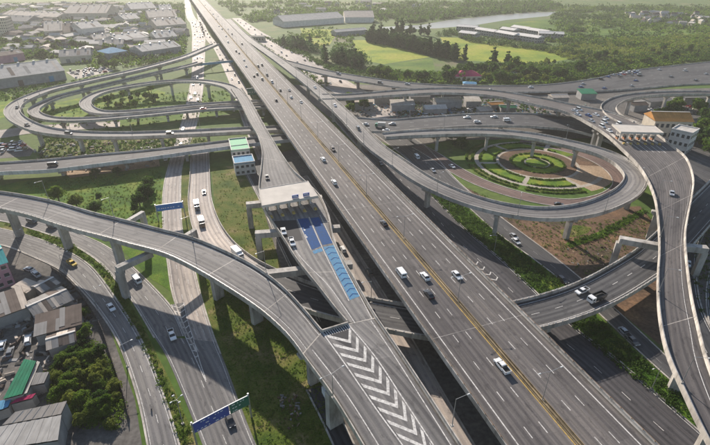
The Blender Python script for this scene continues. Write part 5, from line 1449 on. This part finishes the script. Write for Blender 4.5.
# ------------------------------------------------------------------ street lamps
LM = {}
def lamp_mesh(h, arms):
    k = (round(h), arms)
    if k in LM: return LM[k]
    out = [('pole', MB().tube((0, 0, 0), (0, 0, h), .12, .06, 8).mesh('pole', ['metal_grey']), None), ('base', MB().box(-.3, .3, -.3, .3, 0, .35).mesh('base', ['barrier']), None)]
    for a in range(arms):
        s = 1 if a == 0 else -1
        if arms == 4:
            q = (math.cos(a * math.pi / 2), math.sin(a * math.pi / 2)); ln = 1.1
        else: q = (s, 0); ln = 2.6
        out.append(('arm', MB().tube((0, 0, h - .1), (q[0] * ln, q[1] * ln, h + .35), .05, .04, 6).mesh('arm', ['metal_grey']), None))
        cx_, cy_ = q[0] * (ln + .35), q[1] * (ln + .35)
        m = MB(); frustum(m, .34, -.15, .15, 0, .24, -.1, .1, .16)
        out.append(('lamp_head', m.mesh('lamp_head', ['lamp_white']), (cx_, cy_, h + .28)))
    LM[k] = out
    return out
def lamp(p, rz, h, arms, label, group):
    root = empty('street_lamp', p, rz); tag(root, label, 'street lamp', group)
    for n, me, l in lamp_mesh(h, arms): put(n, me, root, l or (0, 0, 0))
ma = main.nearest(556, 409)[0]
a = ma
mang = math.atan2(mdir[1], mdir[0]) - math.pi / 2
n_ = 0
while a > main.s[-1] - 1000:
    p = main.at(a)
    lamp((p[0], p[1], p[2] + .2), mang, 9.5, 2, ['twin armed lamp on the highway median, nearest the camera', 'twin armed lamp on the median, second from the camera', 'twin armed lamp on the median, third from the camera', 'twin armed lamp on the median, fourth from the camera'][n_] if n_ < 4 else 'small twin armed lamp far along the highway median', 'twin lamps along the highway median')
    a -= 38; n_ += 1
p = main.at(ma + 38); lamp((p[0], p[1], p[2] + .2), mang, 9.5, 2, 'twin armed lamp on the median below the picture edge', 'twin lamps along the highway median')
def lamp_px(u, v, z, rz, h, arms, label): lamp(P(u, v, z), rz, h, arms, label, 'lamps on the ramps')
lamp_px(452, 426, 15.4, mang + math.pi, 8.5, 1, 'single arm lamp on the parapet beside the dark gap')
lamp_px(333, 398, 15.4, mang + .3, 8, 2, 'twin lamp on the lower parapet of the merged ramp')
lamp_px(371, 303, 8, mang, 8, 1, 'lamp at the corner of the crossing bridge beside the highway')
lamp_px(183, 424, 0, mang + .5, 9, 4, 'floodlight mast with four white heads beside the blue sign')
def lamps_along(key, every, a0, a1, side, h, label, group, arms=1):
    r = ROADS[key]; a = a0
    while a < a1:
        t = .012 if side == 'L' else .988
        p = r.at(a, t); d = r.tangent(a)
        n = math.atan2(d[1], d[0]) + (-math.pi / 2 if side == 'L' else math.pi / 2)
        lamp((p[0], p[1], p[2] + (.9 if r.style != 'grade' else 0)), n, h, arms, label, group); a += every
lamps_along('curve', 36, 20, C.s[-1] - 20, 'L', 8, 'single arm lamp on the far parapet of the curved flyover', 'lamps along the curved flyover')
lamps_along('loop', 34, gs('loop', 300, 78), K.s[-1] - 20, 'R', 8, 'single arm lamp along the loop flyover', 'lamps along the loop flyover')
lamps_along('bigloop', 40, 40, I1.s[-1] - 30, 'L', 8, 'single arm lamp along the big left loop', 'lamps along the big left loop')
lamps_along('arc', 40, gs('arc', 670, 190), gs('arc', 690, 420), 'R', 8, 'single arm lamp on the right hand ramp', 'lamps on the right hand ramp')
lamps_along('broad', 40, 30, Lr.s[-1] * .55, 'L', 9, 'single arm lamp along the broad elevated road', 'lamps along the broad road')
lamps_along('leftouter', 34, gs('leftouter', 20, 244), gs('leftouter', 160, 420), 'R', 8, 'single arm lamp along the outer lower left road', 'lamps along the outer left road')
lamps_along('frontage', 36, gs('frontage', 440, 215), gs('frontage', 660, 410), 'L', 8, 'single arm lamp in the planted median', 'lamps in the planted median')

# ------------------------------------------------------------------ road signs
def sign(name, label, boards, zt, hb, posts, catw='road sign', legs=True):
    a0 = P(*boards[0][0], zt); root = empty(name, (a0[0], a0[1], 0)); tag(root, label, catw)
    off = np.array([a0[0], a0[1], 0])
    for (pa, pb, mt, rows_) in boards:
        a, b = P(*pa, zt) - off, P(*pb, zt) - off
        t = b - a; ln = np.linalg.norm(t); ang = math.atan2(t[1], t[0])
        mb = MB(); mb.box(0, ln, -.09, .09, -hb, 0); bo = mb.put('sign_board', [mt], root, loc=a, rz=ang)
        MB().box(-.06, ln + .06, -.12, .12, .003, .1).put('sign_rim', ['sign_white'], root, loc=a, rz=ang)
        mb = MB(); r_ = random.Random(int(ln * 10))
        for k in range(rows_):
            x = .6
            while x < ln - 1.2:
                w = r_.uniform(.25, .8); z = -hb + hb * (k + .35) / rows_
                if r_.random() < .55: mb.box(x, x + w, -.13, -.1, z, z + hb / max(rows_, 2) * .2)
                x += w + r_.uniform(.15, .7)
        if mb.v: mb.put('sign_lettering', ['sign_white'], bo)
    a, b = P(*boards[0][0], zt) - off, P(*boards[-1][1], zt) - off
    t = b - a; ang = math.atan2(t[1], t[0]); ln = np.linalg.norm(t)
    for dz in (-.4, -hb + .4):
        MB().box(-.5, ln + .3, .25, .45, dz - .1, dz + .1).put('gantry_beam', ['metal_grey'], root, loc=a, rz=ang)
    for f in posts:
        c = a + t * f
        MB().box(-.2, .2, .15, .55, -.2, zt + .3).put('post', ['metal_grey'], root, loc=(c[0], c[1], 0), rz=ang)
sign('sign_gantry', 'long dark blue overhead sign with green panel at the lower left', [((192.5, 424), (228, 405.5), 'sign_blue', 3), ((229, 405), (248, 395.5), 'sign_green', 3)], 8.6, 3.2, (-.01, 1.01))
sign('sign_gantry', 'bright blue overhead sign across the straight left road', [((155.5, 205.5), (182, 202), 'sign_bright_blue', 1)], 8.2, 3.0, (-.02, 1.02))
sign('sign_gantry', 'small green overhead sign beside the far highway', [((247, 88.5), (257, 88), 'sign_green', 1)], 13, 5, (.5,))
sign('footbridge_sign', 'pale blue strip gantry crossing the far left roads', [((188, 64.5), (233, 60), 'roof_blue', 0)], 8, 2.2, (0, .5, 1), 'gantry')
# row of posts on the truck check bridge at the far highway
tb = bld('check_station', 'long low white check station beside the far highway', (245, 41), (264, 41.5), 8, 5.5, 'flat', 'wall_cream', 'roof_white', 'building', win=(1, 7))
# ------------------------------------------------------------------ vegetation
def cloud(centers, radii, n_per, size, seed=1, flat=.75):
    """random leaf quads spread through ellipsoids -> verts, faces (numpy)"""
    g = np.random.default_rng(seed)
    c = np.repeat(np.asarray(centers, float), n_per, 0); r = np.repeat(np.asarray(radii, float), n_per, 0)
    n = len(c)
    d = g.normal(size=(n, 3)); d /= np.linalg.norm(d, axis=1)[:, None]
    d *= (g.uniform(.35, 1, (n, 1)) ** .5)
    p = c + d * r
    nx = g.normal(size=(n, 3)) + d * .8; nx /= np.linalg.norm(nx, axis=1)[:, None]
    t = np.cross(nx, g.normal(size=(n, 3))); t /= np.linalg.norm(t, axis=1)[:, None] + 1e-9
    b = np.cross(nx, t)
    s = size * g.uniform(.6, 1.4, (n, 1)) if np.isscalar(size) else np.repeat(size, n_per)[:, None] * g.uniform(.6, 1.4, (n, 1))
    v = np.stack([p - t * s - b * s * flat, p + t * s - b * s * flat, p + t * s * .7 + b * s * flat, p - t * s * .7 + b * s * flat], 1).reshape(-1, 3)
    return v, n
def quads_mesh(name, v, n, mat):
    me = bpy.data.meshes.new(name)
    me.vertices.add(4 * n); me.vertices.foreach_set("co", v.astype(np.float32).ravel())
    me.loops.add(4 * n); me.loops.foreach_set("vertex_index", np.arange(4 * n, dtype=np.int32))
    me.polygons.add(n); me.polygons.foreach_set("loop_start", np.arange(0, 4 * n, 4, dtype=np.int32))
    me.polygons.foreach_set("loop_total", np.full(n, 4, np.int32))
    me.materials.append(MATS[mat]); me.update(); me.validate()
    return me
TREES = {}
def tree_kind(key, h, rad, clumps, per, leaf, mat, shape='round', seed=1):
    r = random.Random(seed)
    cs, rs = [], []
    for i in range(clumps):
        if shape == 'round':
            a, q = r.uniform(0, 6.28), rad * math.sqrt(r.random()) * .85
            z = h * .38 + (h * .58) * r.random() * (1 - (q / rad) ** 2 * .55)
            k = rad * r.uniform(.22, .42)
        elif shape == 'tall':
            f = r.random() ** 1.2; q = rad * (1 - f * .6) * r.random(); a = r.uniform(0, 6.28); z = h * (.1 + .86 * f); k = rad * r.uniform(.3, .5) * (1 - f * .55)
        else:
            a, q = r.uniform(0, 6.28), rad * math.sqrt(r.random()); z = h * r.uniform(.2, .8); k = rad * r.uniform(.25, .4)
        cs.append((math.cos(a) * q, math.sin(a) * q, z)); rs.append((k, k, k * .8))
    v, n = cloud(cs, rs, per, leaf, seed)
    crown = quads_mesh('crown', v, n, mat)
    mb = MB()
    mb.tube((0, 0, -.2), (0, 0, h * .45), rad * .075 + .08, rad * .05 + .04, 7)
    for i in range(5):
        c = cs[i * 3 % len(cs)]
        mb.tube((0, 0, h * .3 + i * h * .04), c, rad * .035 + .04, .03, 5)
    TREES[key] = (mb.mesh('trunk', ['bark']), crown)
tree_kind('near_a', 7.5, 3.6, 34, 120, .19, 'leaf_mid', seed=3)
tree_kind('near_b', 6.5, 3.2, 30, 120, .19, 'leaf_dark', seed=4)
tree_kind('near_c', 6, 3.4, 30, 110, .2, 'leaf_light', seed=5)
tree_kind('far_a', 8, 4, 24, 26, .5, 'leaf_dark', seed=6)
tree_kind('far_b', 9, 4.5, 26, 26, .5, 'leaf_mid', seed=7)
tree_kind('far_c', 7, 3.6, 20, 26, .5, 'leaf_light', seed=8)
tree_kind('tall_a', 20, 4.8, 44, 44, .5, 'leaf_fir', 'tall', seed=9)
tree_kind('tall_b', 17, 4.4, 40, 44, .5, 'leaf_fir', 'tall', seed=10)
tree_kind('palm', 8, 2.6, 12, 40, .3, 'leaf_light', 'bush', seed=12)
tree_kind('bush', 2.4, 1.7, 14, 26, .22, 'leaf_mid', 'bush', seed=13)
def tree(kind, x, y, s, label, group, z=0.0):
    e = empty('tree', (x, y, z), rnd.uniform(0, 6.28)); e.scale = (s * rnd.uniform(.85, 1.2), s * rnd.uniform(.85, 1.2), s * rnd.uniform(.85, 1.15))
    tag(e, label, 'tree', group)
    put('trunk', TREES[kind][0], e); put('crown', TREES[kind][1], e)
for u, v, k, s, l in [(60, 203, 'near_a', 1.1, 'round tree left of the lawn by the curved flyover'), (77, 206, 'near_c', .9, 'pale bushy tree in the middle of the left lawn'), (96, 214, 'near_b', .95, 'dark tree close to the curved flyover'), (100, 200, 'near_b', .5, 'small dark tree in the middle of the lawn'), (140, 206, 'near_b', 1.1, 'dark tree before the bright blue sign'), (148, 199, 'near_b', 1.2, 'big dark tree by the straight road'), (150, 190, 'near_b', 1.1, 'upper dark tree by the straight road'), (136, 212, 'near_b', .7, 'small dark tree right of the lawn'), (96, 178, 'near_b', .7, 'small dark tree beneath the slip road, left'), (118, 175, 'near_b', .7, 'small dark tree beneath the slip road, right'), (70, 211, 'near_c', .6, 'small pale shrub tree on the left lawn')]:
    p = P(u, v); tree(k, p[0], p[1], s, l, None)
for i, (x, y) in enumerate(scatter([(50, 372), (70, 352), (92, 345), (108, 368), (122, 408), (112, 428), (80, 424), (70, 408), (50, 398)], 40, 5, 2.3)):
    tree(['near_a', 'near_c', 'near_c', 'near_b', 'near_a'][i % 5], x, y, rnd.uniform(.35, .68), 'tree of the dense clump between outer road and green roof', 'dense lower left tree clump')
for i, (x, y) in enumerate(scatter([(60, 318), (84, 308), (100, 332), (90, 350), (70, 352)], 7, 6, 3)):
    tree(['near_b', 'near_a'][i % 2], x, y, rnd.uniform(.4, .7), 'tree beside the shacks above the dense clump', 'trees by the shacks')
def rowtrees(pts, n, kinds, s, label, jitter=4, seed=0):
    r = random.Random(seed); q = spline([P(u, v) for u, v in pts], 2.0)
    for i in range(n):
        p = q[int(i * (len(q) - 1) / max(1, n - 1))]
        tree(kinds[i % len(kinds)], p[0] + r.uniform(-jitter, jitter), p[1] + r.uniform(-jitter, jitter), r.uniform(*s), label, label + 's')
rowtrees([(330, 62), (342, 62), (356, 66), (362, 68)], 30, ['tall_a', 'tall_b'], (.7, .95), 'tall dark conifer in the clump by the far frontage road', 9, 1)
rowtrees([(286, 46), (300, 48), (312, 50)], 9, ['tall_a', 'tall_b'], (.7, .95), 'tall dark conifer far along the frontage road', 9, 2)
rowtrees([(370, 42), (400, 47), (430, 54), (460, 60)], 84, ['tall_b', 'tall_a'], (.8, 1.05), 'tall dark conifer of the long row behind the yellow field', 6, 3)
rowtrees([(374, 36), (400, 34), (424, 36)], 14, ['far_a', 'tall_b'], (.9, 1.3), 'dark tree behind the conifer row', 9, 4)
for (u, v, l) in ((493, 65, 'lone bare topped tall tree in the field, left'), (507, 68, 'lone tall tree in the field, right')):
    p = P(u, v); tree('tall_b', p[0], p[1], 1.1, l, None)
for i, (x, y) in enumerate(scatter([(362, 68), (380, 73), (436, 75), (470, 68), (540, 66), (580, 72), (545, 83), (480, 83), (400, 81), (370, 76)], 52, 9, 5)):
    tree(['far_a', 'far_a', 'far_b', 'far_a', 'far_c'][i % 5], x, y, rnd.uniform(.8, 1.35), 'leafy tree of the dark belt in front of the fields', 'dark tree belt in front of the fields')
for i, (x, y) in enumerate(scatter([(540, 64), (600, 58), (660, 50), (712, 48), (712, 58), (650, 64), (600, 72), (555, 82)], 26, 10, 5)):
    tree(['far_b', 'far_a', 'far_c'][i % 3], x, y, rnd.uniform(.7, 1.2), 'leafy tree of the green belt above the wide junction', 'green belt above the wide junction')
for i, (x, y) in enumerate(scatter([(0, 44), (40, 42), (90, 46), (96, 56), (62, 58), (30, 60), (0, 58)], 18, 12, 6)):
    tree(['far_b', 'far_a'][i % 2], x, y, rnd.uniform(.8, 1.3), 'tree among the upper left warehouses', 'trees among the upper left warehouses')
for i, (x, y) in enumerate(scatter([(98, 52), (140, 50), (142, 66), (112, 72), (96, 66)], 12, 13, 6)):
    tree(['far_a', 'far_b'][i % 2], x, y, rnd.uniform(.8, 1.3), 'tree round the blue roofed building', 'trees round the blue roofed building')
for i, (x, y) in enumerate(scatter([(102, 98), (160, 92), (164, 100), (140, 108), (104, 110)], 16, 14, 5)):
    tree(['far_b', 'far_a', 'far_c'][i % 3], x, y, rnd.uniform(.4, .9), 'small tree on the oval lawn of the inner loop', 'trees on the oval lawn')
for i, (x, y) in enumerate(scatter([(692, 120), (712, 118), (712, 160), (700, 165), (690, 150)], 14, 15, 4)):
    tree(['far_a', 'far_b'][i % 2], x, y, rnd.uniform(.8, 1.2), 'tree right of the orange roofed hall', 'trees right of the orange hall')
for i, (x, y) in enumerate(scatter([(340, 98), (372, 104), (372, 116), (350, 114)], 8, 16, 4)):
    tree(['far_a', 'far_b'][i % 2], x, y, rnd.uniform(.6, 1.0), 'tree in the angle of the flyover fork', 'trees in the flyover fork')
for i, (x, y) in enumerate(scatter([(430, 138), (470, 138), (466, 150), (440, 150)], 10, 17, 3)):
    tree(['far_a', 'far_b'][i % 2], x, y, rnd.uniform(.4, .7), 'small tree under the upper arm of the loop', 'trees under the loop')
for i, (x, y) in enumerate(scatter([(640, 100), (700, 98), (706, 116), (690, 122), (640, 116)], 14, 18, 6)):
    tree(['far_a', 'far_b'][i % 2], x, y, rnd.uniform(.6, 1.0), 'tree inside the curling ramp', 'trees inside the curling ramp')

def stuff(name, label, cat, centers, radii, per, size, mat, seed):
    v, n = cloud(centers, radii, per, size, seed)
    o = put(name, quads_mesh(name, v, n, mat)); tag(o, label, cat, None, 'stuff')
def bushes(px, n, seed, r=(.4, 1.0), zk=.6):
    rr = random.Random(seed)
    pts = scatter(px, n, seed)
    cs, rs = [], []
    for x, y in pts:
        k = rr.uniform(*r); cs.append((x, y, k * zk)); rs.append((k, k, k * zk))
    return cs, rs
def drifts(px, n, seed, r=(.4, 1.0), zk=.6):
    """trees in drifts and hedgerows rather than evenly strewn"""
    rr = random.Random(seed); w = [P(u, v, 0) for u, v in px]
    cs, rs = [], []
    for x, y in scatter(px, max(6, n // 26), seed):
        m = rr.randint(4, 46); lx, ly = rr.uniform(10, 90), rr.uniform(4, 14); a = rr.choice([0.05, -.1, .2, 1.2, -.35]) + rr.uniform(-.1, .1)
        for _ in range(m):
            p, q = rr.gauss(0, lx), rr.gauss(0, ly)
            X, Y = x + p * math.cos(a) - q * math.sin(a), y + p * math.sin(a) + q * math.cos(a)
            if not in_poly((X, Y), w): continue
            k = rr.uniform(*r) * (1.0 if rr.random() < .8 else 1.4); cs.append((X, Y, k * zk)); rs.append((k, k, k * zk * 1.1))
    return cs, rs
def shrubs(label, px, n, seed, r, per, size, mat, cat='shrubs'):
    cs, rs = (drifts if cat == 'wood' else bushes)(px, n, seed, r); stuff('shrubs', label, cat, cs, rs, per, size, mat, seed)
shrubs('dense low shrubs filling the median of the frontage roads', [(420, 182), (458, 201), (494, 232), (538, 264), (580, 300), (620, 338), (700, 412), (700, 430), (600, 352), (545, 302), (506, 264), (466, 231), (430, 194)], 1500, 21, (.5, 1.3), 22, .17, 'leaf_dark')
shrubs('low weeds on the left lawn', [(20, 184), (160, 170), (164, 236), (140, 227), (60, 205)], 900, 22, (.2, .6), 14, .13, 'leaf_light')
shrubs('scrub on the dry grass below the flyover', [(205, 275), (300, 340), (335, 400), (320, 445), (262, 445), (228, 370)], 1500, 23, (.15, .55), 14, .1, 'leaf_mid')
shrubs('weeds along the verge right of the slip road', [(212, 172), (240, 172), (262, 210), (278, 262), (262, 268), (238, 248), (220, 215)], 260, 24, (.15, .5), 14, .1, 'leaf_light')
shrubs('dark weeds between the lower left roads', [(0, 222), (66, 240), (108, 270), (140, 322), (176, 400), (196, 445), (180, 445), (148, 360), (120, 302), (94, 264), (40, 238)], 620, 25, (.3, .8), 16, .13, 'leaf_mid')
shrubs('bushy edge of the dense lower left clump', [(48, 372), (72, 348), (96, 342), (112, 366), (126, 410), (118, 430), (76, 428), (66, 408), (48, 404)], 520, 26, (.6, 1.6), 26, .16, 'leaf_mid')
shrubs('scrub on the bare soil beside the frontage', [(470, 190), (520, 208), (600, 222), (655, 212), (662, 240), (606, 288), (556, 256), (502, 215)], 900, 27, (.2, .8), 14, .12, 'leaf_mid')
shrubs('scrub under the left slip road and loop', [(40, 138), (200, 139), (230, 148), (100, 158), (40, 160)], 500, 28, (.5, 1.6), 14, .3, 'leaf_dark')
shrubs('roadside bushes beside the far frontage road', [(262, 36), (276, 44), (340, 76), (372, 80), (366, 72), (330, 66), (290, 44)], 500, 29, (.8, 2.6), 12, .55, 'leaf_dark')
shrubs('bushes on the bank between far roads', [(262, 44), (282, 58), (330, 84), (324, 88), (280, 64), (258, 48)], 240, 30, (.6, 1.8), 12, .45, 'leaf_mid')
shrubs('bushes round the workshops under the high arc', [(390, 98), (560, 100), (590, 112), (500, 118), (400, 118)], 420, 31, (.6, 1.8), 14, .4, 'leaf_dark')
cs_, rs_2 = [], []
for rr_, a0_, a1_ in ((1.6, 45, 288), (2.14, 45, 288), (2.44, 120, 290), (2.66, 120, 290), (.98, 0, 360), (.54, 0, 360)):
    for i in range(int((a1_ - a0_) * rr_ * .9)):
        a_r = R(rnd.uniform(a0_, a1_))
        if any(abs((math.degrees(a_r) - q + 180) % 360 - 180) < 3 for q in (60, 120, 180, 240, 290)): continue
        k = rnd.uniform(.35, .65); q = r_a * rr_ + rnd.uniform(-.5, .5)
        cs_.append((gcn[0] + math.cos(a_r) * q, gcn[1] + math.sin(a_r) * q, .1 + k * .5)); rs_2.append((k, k, k * .7))
stuff('hedges', 'clipped ring hedges of the round garden', 'hedge', cs_, rs_2, 18, .18, 'leaf_mid', 32)
shrubs('bushes in the shaded strip right of the far ramp', [(692, 200), (712, 190), (725, 300), (712, 330), (694, 300)], 260, 33, (.4, 1.3), 16, .2, 'leaf_dark')
shrubs('undergrowth of the belt before the fields', [(362, 72), (436, 74), (540, 66), (600, 66), (700, 54), (712, 60), (610, 74), (548, 85), (400, 84)], 1400, 34, (1.2, 3.6), 14, .7, 'leaf_mid')
shrubs('far wood behind the river', [(380, 4), (560, 2), (560, 10), (470, 17), (400, 24), (372, 20)], 2200, 35, (3, 8), 10, 1.7, 'leaf_dark', 'wood')
shrubs('scattered far trees of the upper right plain', [(556, 8), (720, 6), (720, 48), (600, 56), (540, 40), (556, 24)], 2200, 36, (1.5, 4.5), 14, .9, 'leaf_mid', 'wood')
shrubs('darker copses of the upper right plain', [(556, 6), (720, 6), (720, 54), (600, 62), (540, 40)], 1700, 56, (2, 5.5), 14, 1.0, 'leaf_dark', 'wood')
shrubs('close wood above the wide junction', [(548, 66), (600, 60), (660, 53), (716, 50), (716, 60), (650, 66), (604, 76), (556, 84)], 900, 58, (1.5, 4.2), 22, .6, 'leaf_dark')
shrubs('close wood behind the crimson roof', [(364, 70), (436, 75), (470, 67), (545, 64), (556, 80), (480, 82), (400, 81)], 800, 59, (1.5, 4.2), 22, .6, 'leaf_dark')
shrubs('scattered far trees of the left district', [(0, 4), (184, 4), (186, 60), (140, 66), (60, 60), (0, 58)], 5200, 37, (2, 5.2), 14, .9, 'leaf_dark', 'wood')
shrubs('lighter trees of the left district', [(0, 8), (184, 8), (186, 60), (140, 66), (60, 60), (0, 58)], 2600, 57, (1.8, 4.4), 14, .8, 'leaf_mid', 'wood')
shrubs('far trees at the top beside the highway', [(214, 2), (380, 2), (372, 22), (300, 22), (262, 30), (236, 14)], 1500, 38, (2.5, 6), 11, 1.4, 'leaf_mid', 'wood')
shrubs('hedgerow trees round the row houses', [(440, 30), (480, 28), (560, 30), (572, 48), (540, 48), (470, 40), (444, 36)], 420, 39, (1.2, 3), 12, .8, 'leaf_dark', 'wood')
shrubs('bushes before the big left warehouse', [(0, 92), (70, 82), (110, 74), (70, 88), (20, 98), (0, 102)], 200, 40, (.8, 2.2), 14, .5, 'leaf_dark')

shrubs('clipped hedge strip in front of the loop ramp', [(566, 243), (600, 231), (642, 209), (647, 212), (604, 237), (570, 248)], 260, 71, (.4, .8), 20, .16, 'leaf_mid')
shrubs('scattered bushes of the far central plain', [(280, 30), (370, 26), (372, 36), (352, 40), (360, 60), (330, 52), (296, 44)], 420, 72, (1, 3), 14, .7, 'leaf_mid', 'wood')
shrubs('bushes along the grass inside the left loops', [(20, 118), (100, 96), (240, 90), (244, 112), (120, 130), (40, 128)], 420, 73, (.3, 1.4), 14, .3, 'leaf_mid')
def tallrow(label, pts, n, seed, mat, rr=(2.5, 4), zr=(2, 13), jit=5):
    r = random.Random(seed); q = spline([P(u, v) for u, v in pts], 2.0); cs, rs = [], []
    for i in range(n):
        p = q[r.randrange(len(q))]; k = r.uniform(*rr)
        cs.append((p[0] + r.uniform(-jit, jit), p[1] + r.uniform(-jit, jit), r.uniform(*zr))); rs.append((k, k, k * 1.3))
    stuff('shrubs', label, 'wood', cs, rs, 30, .55, mat, seed)
tallrow('dense lower foliage of the long conifer row', [(372, 42), (400, 47), (430, 54), (458, 59)], 330, 81, 'leaf_fir')
tallrow('dense lower foliage of the conifer clump by the far frontage', [(330, 62), (342, 62), (356, 66), (362, 68)], 160, 82, 'leaf_fir', jit=9)
tallrow('dark tree line behind the far frontage', [(284, 45), (300, 48), (316, 52)], 120, 83, 'leaf_fir', zr=(2, 9), jit=10)
tallrow('tree line between the yellow fields and the plain', [(440, 36), (456, 34), (476, 42), (520, 47), (560, 52), (600, 58)], 260, 84, 'leaf_dark', (2, 3.5), (1, 4), 8)
cs_, rs_2 = bushes([(0, 10), (184, 8), (186, 58), (140, 66), (100, 70), (60, 60), (0, 58)], 2600, 85, (1.6, 4.0)); stuff('shrubs', 'garden trees strewn between the left district roofs', 'wood', cs_, rs_2, 16, .7, 'leaf_mid', 85)
cs_, rs_2 = bushes([(540, 50), (600, 40), (716, 34), (716, 56), (650, 62), (600, 70)], 1300, 86, (1.4, 3.6)); stuff('shrubs', 'fresh green thicket above the junction belt', 'wood', cs_, rs_2, 18, .6, 'leaf_light', 86)
cs_, rs_2 = bushes([(712, 30), (900, 20), (900, 52), (712, 58)], 900, 87, (1.6, 4.2)); stuff('shrubs', 'tree belt running on past the right edge above the junction', 'wood', cs_, rs_2, 18, .7, 'leaf_dark', 87)
# ------------------------------------------------------------------ air
mh = bpy.data.materials.new('haze'); mh.use_nodes = True
hn = mh.node_tree; hn.nodes.clear()
ho = hn.nodes.new("ShaderNodeOutputMaterial"); hv = hn.nodes.new("ShaderNodeVolumePrincipled")
hv.inputs["Color"].default_value = (0.92, 0.90, 0.85, 1)
hv.inputs["Density"].default_value = 0.00013
hv.inputs["Anisotropy"].default_value = 0.35
hn.links.new(hv.outputs[0], ho.inputs["Volume"])
MATS['haze'] = mh
hz = MB().box(-G - 20, G + 20, -620, 7020, -1.0, 125).put('haze', ['haze'])
tag(hz, 'pale warm haze lying over the whole plain', 'haze', None, 'stuff')
